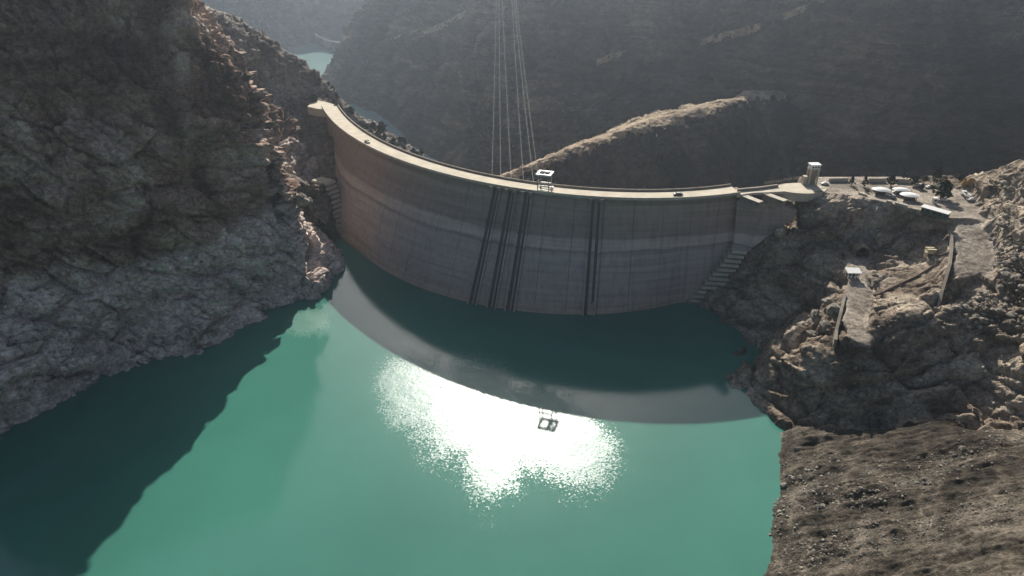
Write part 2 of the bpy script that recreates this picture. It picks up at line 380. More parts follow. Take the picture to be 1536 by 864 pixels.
# left cliff: rows climb from below the water; columns run from left of the picture round the nose and back towards the dam
def lift(a, dz, dx=0, dy=0): return np.array(a) + np.array((dx, dy, dz))
wl_ = [P(-260, 850), P(-120, 742), P(0, 662), P(100, 604), P(200, 560), P(300, 528), P(390, 480), P(450, 453), P(489, 441), P(500, 418), P(518, 393), np.array((-122., 452, 0)), np.array((-134., 500, 0)), np.array((-150., 560, 0))]
rowm = [lift(a, -9, 5 if i < 11 else 2, -5 if i < 10 else 0) for i, a in enumerate(wl_)]
rowa = [D(-260, 700, wl_[0][1] + 14), D(-120, 600, wl_[1][1] + 16), D(0, 545, wl_[2][1] + 17), D(100, 510, wl_[3][1] + 18), D(200, 475, wl_[4][1] + 18), D(300, 440, wl_[5][1] + 17), D(375, 400, wl_[6][1] + 11), D(425, 375, wl_[7][1] + 8), D(462, 370, 364), D(469, 355, 379), D(483, 352, 390), np.array((-144., 455, 28)), np.array((-143., 510, 30)), np.array((-160., 570, 30))]
rowb = [P(-260, 480, 64), P(-120, 435, 64), P(0, 408, 64), P(100, 396, 64), P(200, 378, 64), P(300, 350, 64), P(370, 322, 64), P(412, 302, 64), P(438, 290, 64), D(447, 286, 375), D(454, 296, 390), np.array((-160., 462, 62)), np.array((-158., 520, 62)), np.array((-176., 580, 60))]
rowc = [D(-260, 250, 267), D(-120, 215, 281), D(0, 200, 296), D(100, 193, 308), D(200, 184, 322), D(290, 174, 342), D(345, 172, 361), D(378, 172, 372), D(396, 172, 381), D(406, 178, 388), D(414, 188, 395), np.array((-172., 475, 100)), np.array((-190., 525, 100)), np.array((-210., 580, 95))]
rowd = [D(-260, 40, 294), D(-120, 30, 311), D(0, 22, 329), D(100, 18, 339), D(180, 14, 351), D(245, 10, 366), D(280, 12, 377), D(304, 20, 385), D(322, 32, 390), D(335, 45, 395), D(346, 60, 401), np.array((-196., 480, 150)), np.array((-222., 530, 140)), np.array((-250., 590, 135))]
rowe = [lift(a, 38, -10 - 40 * (i > 5), 26) for i, a in enumerate(rowd)]
rowf = [lift(a, 48, -25 - 50 * (i > 5), 95) for i, a in enumerate(rowd)]
for row, k in ((rowa, 6), (rowb, 8), (rowc, 6), (rowd, 3)):
    for i in range(8, 13): row[i] = row[i] - np.array((k, 0, 0))
g = loft([rowm, wl_, rowa, rowb, rowc, rowd, rowe, rowf], 560, 660)
p = g.reshape(-1, 3)
big = fbm(p / np.array((46., 46., 70.)), 4, 3, ridged=True) * 6.0 - 3.0 + fbm(p / 14.0, 3, 8) * 1.2
fq = p @ frame(R(95), R(40)).T
rl = rock_relief(p, frame(R(95), R(40)), (25, 10, 4.0), (6.0, 3.2, 1.4), squash=2.3, seed=21, crack=0.5) + fbm(fq / np.array((34., 26., 4.2)), 5, 27, gain=0.58) * 2.6
fade = np.clip((p[:, 2] + 0) / 18.0, 0.25, 1)
g = displace(g, big * fade + rl * np.clip(fade, 0.5, 1))
cliff = grid_object('cliff', g, 560, 660, M['cliff'])
tag(cliff, 'dark brown rock cliff with a pale waterline band on the left shore', kind='structure')

def rbf(pts, X, Y):
    c = pts[:, :2]; K = np.hypot(c[:, None, 0] - c[None, :, 0], c[:, None, 1] - c[None, :, 1])
    n = len(c); A = np.zeros((n + 3, n + 3)); A[:n, :n] = K + np.eye(n) * 0.02; A[:n, n] = 1; A[:n, n + 1:] = c; A[n, :n] = 1; A[n + 1:, :n] = c.T
    w = np.linalg.solve(A, np.r_[pts[:, 2], 0, 0, 0])
    out = np.zeros(X.size, np.float64); x, y = X.ravel(), Y.ravel()
    for s in range(0, X.size, 60000):
        e = slice(s, s + 60000)
        k = np.hypot(x[e, None] - c[None, :, 0], y[e, None] - c[None, :, 1])
        out[e] = k @ w[:n] + w[n] + x[e] * w[n + 1] + y[e] * w[n + 2]
    return out.reshape(X.shape)
def smoothpath(pts, n): return catmull(np.array(pts, float), n, 0)
def dist_path(x, y, path):
    d = np.full(x.shape, 1e9)
    for a, b in zip(path[:-1], path[1:]):
        v = b[:2] - a[:2]; L2 = (v ** 2).sum() + 1e-9
        t = np.clip(((x - a[0]) * v[0] + (y - a[1]) * v[1]) / L2, 0, 1)
        d = np.minimum(d, np.hypot(x - a[0] - t * v[0], y - a[1] - t * v[1]))
    return d

# hill behind the dam's far end
hp = [D(250, -40, 540), D(300, 4, 560), D(345, 36, 560), D(400, 64, 570), D(430, 84, 580), D(455, 104, 588), D(480, 116, 600), D(505, 141, 620), D(530, 166, 615), D(560, 189, 605), D(600, 216, 590), D(645, 247, 575),
      P(470, 160, 70), P(486, 158, 70), P(440, 160, 71), P(455, 150, 73), P(405, 150, 82), D(470, 205, 545), D(450, 250, 520), D(480, 290, 505), D(505, 330, 480), D(420, 130, 560),
      P(492, 200, 61), P(499, 250, 47), P(506, 290, 34), P(513, 320, 22), P(521, 346, 10), P(528, 356, 2), P(535, 362, -10), P(500, 320, 25), P(508, 345, 13), P(485, 270, 45), D(500, 162, 602), D(540, 202, 600), D(580, 226, 545), D(520, 185, 590),
      (-300, 760, -10), (-150, 760, -70), (-60, 690, -60), (-40, 620, -30), (-10, 600, -80), (-200, 820, -112), (-400, 820, -10), (0, 520, -105), (-60, 500, -60), (-30, 460, -100), (-430, 640, 150), (-430, 440, 200), (-300, 440, 150), (-220, 440, 100), (-20, 700, -112), (-100, 900, -125), (-430, 900, -60), (-95, 520, -20)]
hp = np.array([tuple(q) for q in hp], float)
gx, gy = np.meshgrid(np.linspace(-430, -15, 400), np.linspace(436, 900, 430))
gz = rbf(hp, gx, gy); g = np.stack([gx, gy, gz], 2); p = g.reshape(-1, 3)
bench = np.clip(np.hypot(p[:, 0] + 152, p[:, 1] - 558) / 14 - 0.6, 0, 1)
g = displace(g, (fbm(p / 30.0, 4, 33, ridged=True) * 3.5 + rock_relief(p, frame(R(-20), R(35)), (12, 5), (3.0, 1.6), seed=51)) * bench)
hill = grid_object('hill', g, 400, 430, M['abut']); tag(hill, 'rocky ridge with scrub behind the far end of the dam', kind='structure')

def hillside(base, dirs, slopes, zs, nu, nv, extra=None):
    rows = []
    for k, z in enumerate(zs):
        r = []
        for (bx, by), (dx, dy), s in zip(base, dirs, slopes):
            h = z - zs[0]; n = math.hypot(dx, dy); o = h / s + (extra[k] if extra else 0)
            r.append((bx + dx / n * o, by + dy / n * o, z))
        rows.append(r)
    return loft(rows, nu, nv)
# great mountain across the gorge
base = [(-250, 1950), (-360, 1660), (-405, 1550), (-325, 1370), (-240, 1238), (-121, 985), (-60, 905), (60, 850), (200, 805), (340, 730), (500, 650), (780, 590)]
dirs = [(1, .3), (.8, .5), (.75, .66), (.75, .66), (.75, .66), (.7, .7), (.55, .83), (.2, 1), (.05, 1), (-.1, 1), (-.2, 1), (-.2, 1)]
g = hillside(base, dirs, [1.2, 1.2, 1.25, 1.35, 1.4, 1.35, 1.3, 1.25, 1.25, 1.25, 1.25, 1.25], (-118, -70, -20, 30, 80, 128, 160, 190, 200), 620, 420, extra=(0, 0, 0, 0, 0, 0, 45, 130, 260))
p = g.reshape(-1, 3)
gul = fbm(p / np.array((120., 120., 300.)), 5, 61, ridged=True) * 32 - 13 + fbm(p / np.array((34., 34., 60.)), 4, 67, ridged=True) * 6
rl = rock_relief(p, frame(R(90), R(-20)), (34, 13), (9, 4), squash=2.6, seed=71)
dm = gul + rl; dm = np.where(dm < 0, dm * np.clip((p[:, 2] + 118) / 70, 0.1, 1), dm)
g = displace(g, dm)
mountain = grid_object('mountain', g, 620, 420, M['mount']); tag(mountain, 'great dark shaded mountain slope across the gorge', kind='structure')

# spur in front of it with the sunlit shelf
sb = [(690, 300), (745, 275), (800, 255), (860, 233), (910, 217), (960, 199), (1010, 189), (1060, 173), (1100, 162), (1140, 150), (1230, 146)]
st_ = [(695, 295), (752, 267), (805, 246), (860, 221), (910, 201), (960, 180), (1010, 167), (1060, 156), (1100, 148), (1138, 139), (1225, 138)]
sy = [600, 620, 640, 660, 680, 698, 714, 730, 745, 790, 920]
r2 = [D(*q, y) for q, y in zip(sb, sy)]; r3 = [D(*q, y + 20 + max(0, y - 630) * 0.26) for q, y in zip(st_, sy)]
r0 = [(a[0], a[1] - (a[2] + 116) / 1.3, -116) for a in r2]; r1 = [(a[0], a[1] - (a[2] + 116) / 1.3 * 0.45, -116 + (a[2] + 116) * 0.58) for a in r2]
r4 = [(a[0] + 6, a[1] + 30, a[2] - 24) for a in r3]; r5 = [(a[0] + 12, a[1] + 70, a[2] - 70) for a in r3]
rows = [r0, r1, r2, r3, r4, r5]
g = loft(rows, 460, 250); p = g.reshape(-1, 3)
lv = np.repeat(np.linspace(0, 5, 250), 460); shelf = np.clip(1 - np.abs(lv - 2.5) / 0.75, 0, 1)
g = displace(g, (fbm(p / np.array((30., 30., 60.)), 4, 81, ridged=True) * 5 + rock_relief(p, frame(R(0), R(-25)), (14, 5), (3.4, 1.7), seed=85)) * (1 - 0.85 * shelf), toward=(0, -1, 1))
spur = grid_object('spur', g, 460, 250, M['spur']); tag(spur, 'spur behind the dam, coloured dark for shade, with a sunlit-coloured tan shelf along its crest', kind='structure')
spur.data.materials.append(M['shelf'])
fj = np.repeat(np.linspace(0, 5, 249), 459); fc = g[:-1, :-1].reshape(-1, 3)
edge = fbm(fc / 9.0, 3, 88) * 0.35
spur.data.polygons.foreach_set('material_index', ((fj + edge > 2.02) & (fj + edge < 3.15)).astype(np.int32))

# far hills round the river bend
base = [(-1150, 1350), (-900, 1560), (-700, 1720), (-592, 1880), (-556, 1985), (-500, 2035), (-400, 2030), (-250, 2040), (100, 2080)]
dirs = [(-.9, .3), (-.8, .6), (-.7, .75), (-.5, .9), (-.2, 1), (.0, 1), (0, 1), (0, 1), (0, 1)]
g = hillside(base, dirs, [.9, .9, .95, .95, .9, .75, .8, .9, .9], (-118, -80, -30, 40, 120, 220, 330), 320, 200)
p = g.reshape(-1, 3)
g = displace(g, fbm(p / np.array((150., 150., 300.)), 5, 91, ridged=True) * 26 * np.clip((p[:, 2] + 118) / 60, 0, 1) + fbm(p / 30, 3, 95, ridged=True) * 5)
far = grid_object('far_hills', g, 320, 200, M['far']); tag(far, 'hazy far hills round the bend of the river', kind='structure')

valley = MB().add([(-1400, -350, -122), (1300, -350, -122), (1300, 2900, -122), (-1400, 2900, -122)], [(0, 1, 2, 3)]).build('ground', M['far'])
tag(valley, 'valley floor under hills and water', kind='structure')
M['river'] = water_mat('river_water', (0.22, 0.34, 0.32))  # base colour paled to stand in for haze and reflected sky
river = MB().add([(-1200, 620, -109), (200, 620, -109), (200, 2200, -109), (-1200, 2200, -109)], [(0, 1, 2, 3)]).build('river', M['river'])
tag(river, 'green river, coloured pale for haze and sky reflection, winding through the gorge downstream of the dam', kind='structure')

# right bank
TERR = [(1226, 288), (1290, 294), (1340, 307), (1400, 320), (1428, 328)]
bp = []
shore = [(1030, 452), (1060, 470), (1110, 492), (1130, 515), (1120, 545), (1094, 568), (1112, 588), (1150, 612), (1172, 650), (1166, 680), (1171, 720), (1160, 762), (1156, 800), (1145, 864), (1128, 950), (1100, 1060)]
for q in shore:
    w = P(*q); bp += [w, w + np.array((-14, -6, -11)), w + np.array((-40, -10, -30))]
def add(z, *pix):
    for q in pix: bp.append(P(*q, z))
for px, py, z in [(1122, 384, 35), (1170, 352, 51), (1150, 420, 25), (1200, 400, 37), (1170, 470, 13), (1150, 500, 7), (1200, 470, 17), (1230, 440, 30), (1240, 400, 43), (1250, 380, 47), (1075, 440, 10), (1095, 410, 24),
                  (1278, 388, 48), (1300, 388, 48), (1272, 410, 47), (1298, 412, 47), (1266, 440, 45), (1302, 445, 45), (1262, 480, 42), (1302, 485, 42), (1268, 506, 40), (1312, 512, 40),
                  (1283, 350, 56), (1255, 345, 58), (1312, 350, 57), (1283, 312, 69), (1230, 304, 67), (1200, 322, 57), (1215, 340, 55),
                  (1340, 335, 61), (1400, 348, 60), (1330, 380, 51), (1380, 362, 56), (1416, 352, 62), (1390, 392, 53), (1425, 400, 56), (1350, 420, 46), (1400, 440, 48), (1325, 440, 45), (1330, 410, 48),
                  (1440, 312, 72), (1455, 340, 69), (1460, 380, 63), (1462, 420, 58), (1432, 350, 68), (1482, 350, 70), (1436, 385, 62), (1488, 390, 64), (1434, 420, 57), (1490, 425, 59),
                  (1440, 452, 52), (1480, 445, 56), (1440, 300, 73), (1470, 300, 75), (1430, 285, 73), (1460, 270, 75),
                  (1490, 300, 80), (1500, 262, 88), (1536, 240, 93), (1536, 330, 82), (1512, 380, 72), (1536, 420, 67), (1620, 300, 97), (1620, 420, 84), (1620, 240, 105), (1470, 262, 78),
                  (1225, 480, 33), (1250, 455, 39), (1205, 498, 28), (1175, 520, 22), (1152, 543, 14), (1122, 562, 6), (1262, 500, 38), (1235, 510, 31),
                  (1160, 560, 12), (1200, 535, 23), (1260, 530, 32), (1300, 545, 32), (1340, 562, 29), (1380, 560, 31), (1430, 550, 34), (1470, 530, 39), (1536, 520, 47),
                  (1310, 478, 47), (1370, 472, 50), (1430, 466, 52), (1340, 515, 38), (1370, 532, 34), (1420, 530, 36), (1480, 460, 53), (1536, 445, 62), (1480, 500, 45),
                  (1180, 634, 1), (1250, 636, 5), (1320, 630, 10), (1400, 624, 17), (1480, 628, 22), (1536, 636, 25), (1620, 640, 32), (1230, 600, 14), (1330, 600, 19), (1430, 590, 24),
                  (1200, 660, 4), (1250, 655, 8), (1320, 650, 15), (1400, 642, 24), (1480, 650, 30), (1536, 655, 34), (1620, 660, 42),
                  (1250, 700, 9), (1350, 700, 18), (1450, 700, 28), (1536, 700, 36), (1620, 700, 44), (1210, 760, 6), (1300, 770, 15), (1400, 770, 25), (1500, 770, 34), (1600, 770, 44),
                  (1180, 850, 3), (1250, 850, 11), (1350, 850, 22), (1450, 850, 32), (1536, 850, 40), (1640, 850, 50), (1250, 960, 13), (1400, 960, 30), (1600, 960, 52),
                  (1240, 278, 72), (1300, 272, 72), (1350, 275, 72), (1400, 275, 73), (1330, 288, 72), (1380, 300, 72), (1270, 282, 72), (1420, 300, 72), (1420, 285, 72)]:
    bp.append(P(px, py, z if z >= 72 else WL + z * (72 - WL) / 72))
for q in TERR: bp.append(P(*q, 71.6))
bp += [np.array(q, float) for q in [(100, 420, -40), (60, 430, -100), (150, 410, 20), (200, 425, 20), (260, 430, 30), (330, 430, 60), (150, 385, 45), (200, 402, 55), (250, 405, 62), (120, 380, 10), (60, 395, -60), (350, 360, 120), (380, 250, 120), (380, 150, 110), (350, 60, 100), (250, 60, 80)]]
bp = np.array(bp)
xs = np.linspace(62, 385, 640); ys = np.concatenate([np.linspace(60, 130, 60, endpoint=False), np.linspace(130, 400, 640, endpoint=False), np.linspace(400, 445, 40)])
gx, gy = np.meshgrid(xs, ys); gz = rbf(bp, gx, gy)
x, y, z = gx.ravel(), gy.ravel(), gz.ravel()
bench_path = smoothpath([P(1290, 372, 51.1), P(1286, 400, 50.7), P(1284, 440, 48.5), P(1284, 480, 45.9), P(1290, 512, 44.2)], 260)
road_path = smoothpath([P(1418, 286, 72.5), P(1436, 300, 72), P(1452, 330, 70.3), P(1460, 380, 64.2), P(1463, 424, 59.4)], 320)
def path_z(x, y, path):
    return np.interp(-y, -path[:, 1], path[:, 2])
db, dr = dist_path(x, y, bench_path[::20]), dist_path(x, y, road_path[::20])
wob_ = fbm(np.stack([x, y, z * 0], 1) / 7.0, 4, 177) * 3.0
mb, mr = np.clip((7.2 + wob_ * 0.6 - db) / 3.0, 0, 1), np.clip((11.0 + wob_ * 1.3 - dr) / 4.5, 0, 1)
mr = mr * np.clip((y - road_path[-1, 1] + 3 + wob_ * 2) / 13, 0, 1)
k = mb > 0; z[k] = z[k] * (1 - mb[k]) + path_z(x[k], y[k], bench_path) * mb[k]
k = mr > 0; z[k] = z[k] * (1 - mr[k]) + path_z(x[k], y[k], road_path) * mr[k]
# terrace: flat pad inside its outline
edge_w = np.array([P(*q, 72)[:2] for q in TERR])
ey = np.interp(x, edge_w[:, 0], edge_w[:, 1]); back = np.interp(x, [165, 225, 245], [392, 392, 372])
mt = np.clip((y - ey) / 1.5, 0, 1) * np.clip((back - y) / 3, 0, 1) * np.clip((x - 163) / 2, 0, 1) * np.clip((236 - x) / 8, 0, 1)
z = z * (1 - mt) + 71.7 * mt
p = np.stack([x, y, z], 1); g = p.reshape(gx.shape + (3,))
foot = smoothpath([P(1165, 640, WL), P(1250, 645, 15), P(1320, 640, 20), P(1400, 633, 27), P(1480, 638, 32), P(1620, 645, 41)], 40)
fy = np.interp(x, foot[:, 0], foot[:, 1]); gravel = np.clip((fy + 1 - y) / 5.0, 0, 1)
heap = np.clip((x - 218) / 10, 0, 1) * np.clip((y - 270) / 10, 0, 1)
fr = frame(R(78), R(-17))
rl = rock_relief(p, fr, (34, 13.0, 5.0), (5.0, 2.2, 0.8), squash=3.0, seed=131, crack=0.45)
big = fbm(p / 30.0, 4, 141) * 2.4 + fbm((p @ fr.T) / np.array((16., 10., 2.2)), 4, 143, gain=0.55) * 1.1
gr = fbm(np.stack([x / 55.0, (y + 0.12 * x) / 7.0, z / 16.0], 1), 5, 151, gain=0.6) * 2.4 + fbm(p / 2.2, 3, 155) * 0.45 + np.clip(fbm(p / 12.0, 4, 159, ridged=True), -0.2, 1) * 1.0
flat = np.clip(1 - mb - mr - mt, 0, 1)
shelf_path = np.array([P(1318, 450, 49), P(1360, 420, 51), P(1410, 385, 57)]); calm_ = np.clip((16 - dist_path(x, y, shelf_path)) / 8, 0, 1)
flat = flat * (1 - 0.55 * calm_)
gr = gr * (0.35 + 0.65 * np.clip((z - WL) / 5.0, 0, 1))
disp = ((rl + big) * (1 - gravel) * flat + gr * gravel) + fbm(p / 1.6, 3, 171) * 0.22 * (1 - mt)
g = displace(g, disp.astype(np.float64), toward=(-0.3, -0.5, 1))
M['bank'] = rock_mat('bank_rock', (0.125, 0.096, 0.070), (0.265, 0.21, 0.155), (0.44, 0.37, 0.285), big=0.04, bed=(R(6), R(18), R(0)), bed_scale=0.3, fine=0.6)
M['gravel'] = rock_mat('gravel_slope', (0.034, 0.027, 0.020), (0.074, 0.061, 0.046), (0.165, 0.14, 0.11), big=0.03, bed=(R(84), R(0), R(-7)), bed_scale=0.32, bed_cols=[(0.36, gray(0.45)), (0.48, gray(0.9)), (0.55, gray(1.15)), (0.66, gray(2.0))], fine=1.2, bump=0.8, bump_d=0.6)
M['dirt'] = rock_mat('dirt_road', (0.20, 0.168, 0.135), (0.30, 0.255, 0.205), (0.38, 0.33, 0.27), big=0.06, fine=0.7, bump=0.4, bump_d=0.4)
bank = grid_object('riverbank', g, len(xs), len(ys), M['bank']); tag(bank, 'steep rocky right bank with bench road and gravel slope', kind='structure')
bank.data.materials.append(M['gravel']); bank.data.materials.append(M['dirt'])
sh = gx.shape; f_ = lambda a: a.reshape(sh)[:-1, :-1].ravel()
jit = f_(fbm(p / 3.0, 3, 181)) * 0.5
mi = np.zeros(len(jit), np.int32); mi[f_(gravel) + jit > 0.45] = 1; mi[(np.maximum(f_(mb), f_(mr)) + jit * 0.8 > 0.55) | (f_(mt) > 0.5)] = 2
bank.data.polygons.foreach_set('material_index', mi)
BANK_X, BANK_Y, BANK_G = xs, ys, g
def ground_z(x, y, nudge=0.0):
    i = int(np.clip(np.searchsorted(xs, x), 1, len(xs) - 1)); j = int(np.clip(np.searchsorted(ys, y), 1, len(ys) - 1))
    return float(g[j - 1:j + 1, i - 1:i + 1, 2].mean()) + nudge

# reservoir: one sheet, bounded by the dam
def spot(px, py, rx, ry, rot=0.0): q = P(px, py); return (q[0], q[1], rx, ry, rot)
PATCHES = [spot(622, 582, 18, 30, 0.2), spot(700, 610, 25, 36, 0.1), spot(742, 678, 13, 30, 0.0), spot(800, 635, 22, 30, 0.0), spot(858, 664, 18, 27, 0.1), spot(461, 483, 12, 14, 0.3)]
M['water'] = water_mat('reservoir_water', (0.052, 0.183, 0.138), patches=PATCHES)
wpoly = []
for a in np.linspace(wa[0] - 0.12, A1, 60):
    wpoly.append(at(a, float(face_r(a, WL)) - 3.0, WL))
wpoly += [(150, 366, WL), (380, 350, WL), (380, -340, WL), (-430, -340, WL), (-430, 470, WL), (-150, 505, WL)]
wat = MB(); wat.v = wpoly; wat.f = [tuple(range(len(wpoly)))]
reservoir = wat.build('reservoir', M['water']); tag(reservoir, 'green turbid reservoir water with a bright sun glint', kind='structure')

# ------------------------------------------------------------------ the dam and its parts
dam = empty('arch_dam', at((A0 + A1) / 2, float(crest_r((A0 + A1) / 2)) - 5, 0), label='curved grey concrete arch dam holding back the green reservoir', cat='dam')
OFF = Vector(dam.location)
def rel(q): return tuple(Vector(q) - OFF)
zs = [CREST - 1.2, 69.2, 68.8, 64, 56, 48, 40, 32, 24, 16, 8, 0, -8, -20, -50, -118]
NB = 24; edges = np.linspace(A0 - 0.02, A1 + 0.02, NB + 1); gap = 0.10 / 235
M['dam_local'] = M['dam']
for i in range(NB):
    m = MB(); aa = np.linspace(edges[i] + gap, edges[i + 1] - gap, 5); nz = len(zs)
    for a in aa:
        for zz in zs: m.v.append(rel(at(a, float(face_r(a, zz)), zz)))
    nf = len(m.v)
    for a in aa:
        for zz in zs: m.v.append(rel(at(a, float(back_r(a, zz)), zz)))
    for u in range(4):
        for w in range(nz - 1):
            q = u * nz + w; m.f.append((q, q + nz, q + nz + 1, q + 1)); q += nf; m.f.append((q, q + 1, q + nz + 1, q + nz))
        m.f.append((u * nz, nf + u * nz, nf + u * nz + nz, u * nz + nz))
    for u in (0, 4):
        for w in range(nz - 1):
            q = u * nz + w; m.f.append((q, q + 1, nf + q + 1, nf + q))
    # shallow set-back behind the joints
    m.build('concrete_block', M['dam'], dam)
def sweep(name, prof, mat, a0=A0, a1=A1, n=120, parent=dam, fr=crest_r):
    m = MB(); k = len(prof)
    for a in np.linspace(a0, a1, n):
        r = float(fr(a))
        for o, zz in prof: m.v.append(rel(at(a, r + o, zz)))
    for u in range(n - 1):
        for w in range(k):
            m.f.append((u * k + w, u * k + (w + 1) % k, (u + 1) * k + (w + 1) % k, (u + 1) * k + w))
    m.f.append(tuple(range(k))); m.f.append(tuple((n - 1) * k + w for w in range(k))[::-1])
    return m.build(name, mat, parent)
sweep('joint_core', [(-4.0, 66), (-9.0, 66), (-9.0, -90), (-4.0, -90)], M['steel'])
sweep('deck', [(0.6, 72.0), (-12.2, 72.0), (-12.2, 70.8), (-9.5, 69.2), (-2.4, 69.4), (-0.4, 70.6), (0.6, 70.9)], M['concrete_dark'])
sweep('roadway', [(-2.0, 72.02), (-2.0, 72.10), (-10.4, 72.10), (-10.4, 72.02)], M['asphalt'])
sweep('walkway', [(0.15, 72.02), (0.15, 72.3), (-1.98, 72.3), (-1.98, 72.02)], M['concrete_lit'])
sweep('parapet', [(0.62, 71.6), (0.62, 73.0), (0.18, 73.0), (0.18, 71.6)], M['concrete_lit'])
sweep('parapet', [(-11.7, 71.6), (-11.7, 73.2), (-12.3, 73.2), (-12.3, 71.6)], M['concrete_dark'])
sweep('cornice', [(-1.2, 67.9), (-1.2, 68.5), (-2.6, 68.5), (-2.6, 67.9)], M['dam'])

# intake guides: pairs of rails standing proud of the face
def angle_of(px, py, zz): q = P(px, py, zz)[:2]; return float(np.arctan2(q[1] - CEN[1], q[0] - CEN[0]) % (2 * math.pi))
def rail_strip(a_top, a_bot, half, proud, z0, z1, mat, parent, name):
    m = MB(); zz = np.linspace(z1, z0, 18)
    for w in zz:
        t = (z1 - w) / (z1 - WL); a = a_top + (a_bot - a_top) * t; r = float(face_r(a, w))
        for da, o in ((-half, -0.6), (-half, proud), (half, proud), (half, -0.6)): m.v.append(rel(at(a + da / r, r + o, w)))
    for u in range(17):
        for w in range(4): m.f.append((u * 4 + w, u * 4 + (w + 1) % 4, u * 4 + 4 + (w + 1) % 4, u * 4 + 4 + w))
    m.f.append((0, 1, 2, 3)); m.f.append((71, 70, 69, 68))
    return m.build(name, mat, parent)
for xt, xb, w in ((735, 704, 2.4), (764, 738, 2.4), (792, 769, 2.4), (897, 885, 2.9)):
    at_, ab_ = angle_of(xt, 286, CREST), angle_of(xb, 460, WL)
    gd = rail_strip(at_, ab_, w - 0.5, 0.4, -6, 70.2, M['dam'], dam, 'intake_guide')
    for sgn in (-1, 1):
        rail_strip(at_ + sgn * w / 236, ab_ + sgn * w / 240, 0.45, 1.7, -6, 70.4, M['dam'], gd, 'rail')
        rail_strip(at_ + sgn * (w - 1.25) / 236, ab_ + sgn * (w - 1.25) / 240, 0.75, 0.75, -6, 70.0, M['steel'], gd, 'slot_lining')
    for k in range(2):
        r = float(crest_r(at_)); a = at_ + (k - 0.5) * 2 * w / 236
        q = Vector(at(a, r + 1.1, 71.2)) - OFF
        MB().box(q, (2.0, 2.6, 1.7), a + math.pi / 2).build('hoist_bracket', M['concrete_dark'], gd)

# stepped thrust ribs at both abutments
for k in range(12):
    t = k / 11.0; Yk = 350 + 2 * t; yk = 377 + 74 * t
    q = D(1104 - 66 * t, yk - 3, Yk); e = D(1121 - 47 * t, yk + 2, Yk - 1.5)
    c = (Vector(q) + Vector(e)) / 2 - OFF; d = Vector(e) - Vector(q)
    MB().box((c.x, c.y + 4.5, c.z - 0.95), (d.length + 1.5, 9, 1.8), math.atan2(d.y, d.x)).build('concrete_step', M['concrete_lit'], dam)
for k in range(11):
    t = k / 10.0
    q = P(488 + 20 * t, 272 + 68 * t, 40 - 28.5 * t)
    MB().box((q[0] - OFF.x, q[1] - OFF.y - 4.5, q[2] - OFF.z + 1.6), (14, 9, 1.7), R(-35)).build('concrete_step', M['concrete_lit'], dam)
m = MB(); ring = [rel(D(px, py, Y)) for px, py, Y in ((1106, 300, 359), (1150, 306, 357), (1196, 316, 357), (1190, 330, 356), (1170, 342, 354.5), (1122, 377, 353), (1119, 392, 353), (1098, 396, 356), (1100, 372, 358))]
n = len(ring); m.v = ring + [(a + 2, b + 16, c) for a, b, c in ring]; m.f = [tuple(range(n)), tuple(range(n, 2 * n))[::-1]] + [(i, n + i, n + (i + 1) % n, (i + 1) % n) for i in range(n)]
m.build('abutment_pad', M['dam'], dam)

# deck over the spillway, platform and piers at the near abutment
def slab(name, pix, z0, z1, mat, parent=dam):
    return MB().prism([tuple((P(*q, z1)[:2]) - np.array(OFF[:2])) for q in pix], z0 - OFF.z, z1 - OFF.z).build(name, mat, parent)
slab('spillway_bridge', [(1106, 293), (1130, 289), (1160, 288), (1176, 287), (1190, 277), (1168, 277), (1140, 281), (1104, 284)], 70.6, 72.0, M['asphalt'])
slab('bridge_parapet', [(1106, 284), (1140, 281), (1168, 277), (1166, 276), (1139, 279.6), (1106, 282.6)], 71.9, 73.3, M['concrete_dark'])
cpl = P(1205, 285, CREST); n_ = 28
plat = []
for k in range(n_):
    t = 2 * math.pi * k / n_; plat.append((cpl[0] + 13.5 * math.cos(t) - OFF.x, cpl[1] + 8.5 * math.sin(t) - OFF.y + 3))
MB().prism(plat, 67.4 - OFF.z, 72.03 - OFF.z).build('platform', M['asphalt'], dam)
for px0, py0, px1, py1 in ((1117, 293, 1137, 304), (1152, 291, 1174, 302)):
    a, b = P(px0, py0, 71.6), P(px1, py1, 70.5); d = Vector(b) - Vector(a); c = (Vector(a) + Vector(b)) / 2 - OFF
    u = d.normalized(); w = Vector((-u.y, u.x, 0)).normalized() * 1.8; ln = d.length + 3; A3 = Vector(a) - OFF - u * 2.0
    prof = [A3 + Vector((0, 0, 0)), A3 + u * ln + Vector((0, 0, 0)), A3 + u * ln - Vector((0, 0, 2.6)), A3 + u * ln * 0.25 - Vector((0, 0, 9)), A3 - Vector((0, 0, 10))]
    pm = MB(); pm.v = [tuple(q - w) for q in prof] + [tuple(q + w) for q in prof]; pm.f = [(0, 1, 2, 3, 4), (9, 8, 7, 6, 5)] + [(i, 5 + i, 5 + (i + 1) % 5, (i + 1) % 5) for i in range(5)]
    pier = pm.build('spillway_pier', M['dam'], dam)
    MB().box((c.x, c.y, c.z + 0.25), (d.length + 3.6, 3.8, 0.5), math.atan2(d.y, d.x)).build('pier_cap', M['concrete_lit'], pier)
slab('spillway_wall', [(1108, 289), (1180, 285), (1180, 279), (1108, 283)], 50, 70.5, M['dam'])
slab('landing', [(461, 160), (476, 163), (487, 164), (502, 163), (500, 156), (478, 150.5), (466, 155)], 66, 72.06, M['asphalt'])

# ------------------------------------------------------------------ things on the crest
def on_crest(px, py, z=CREST + 0.1):
    q = P(px, py, z); a = float(np.arctan2(q[1] - CEN[1], q[0] - CEN[0])); return q, a + math.pi / 2
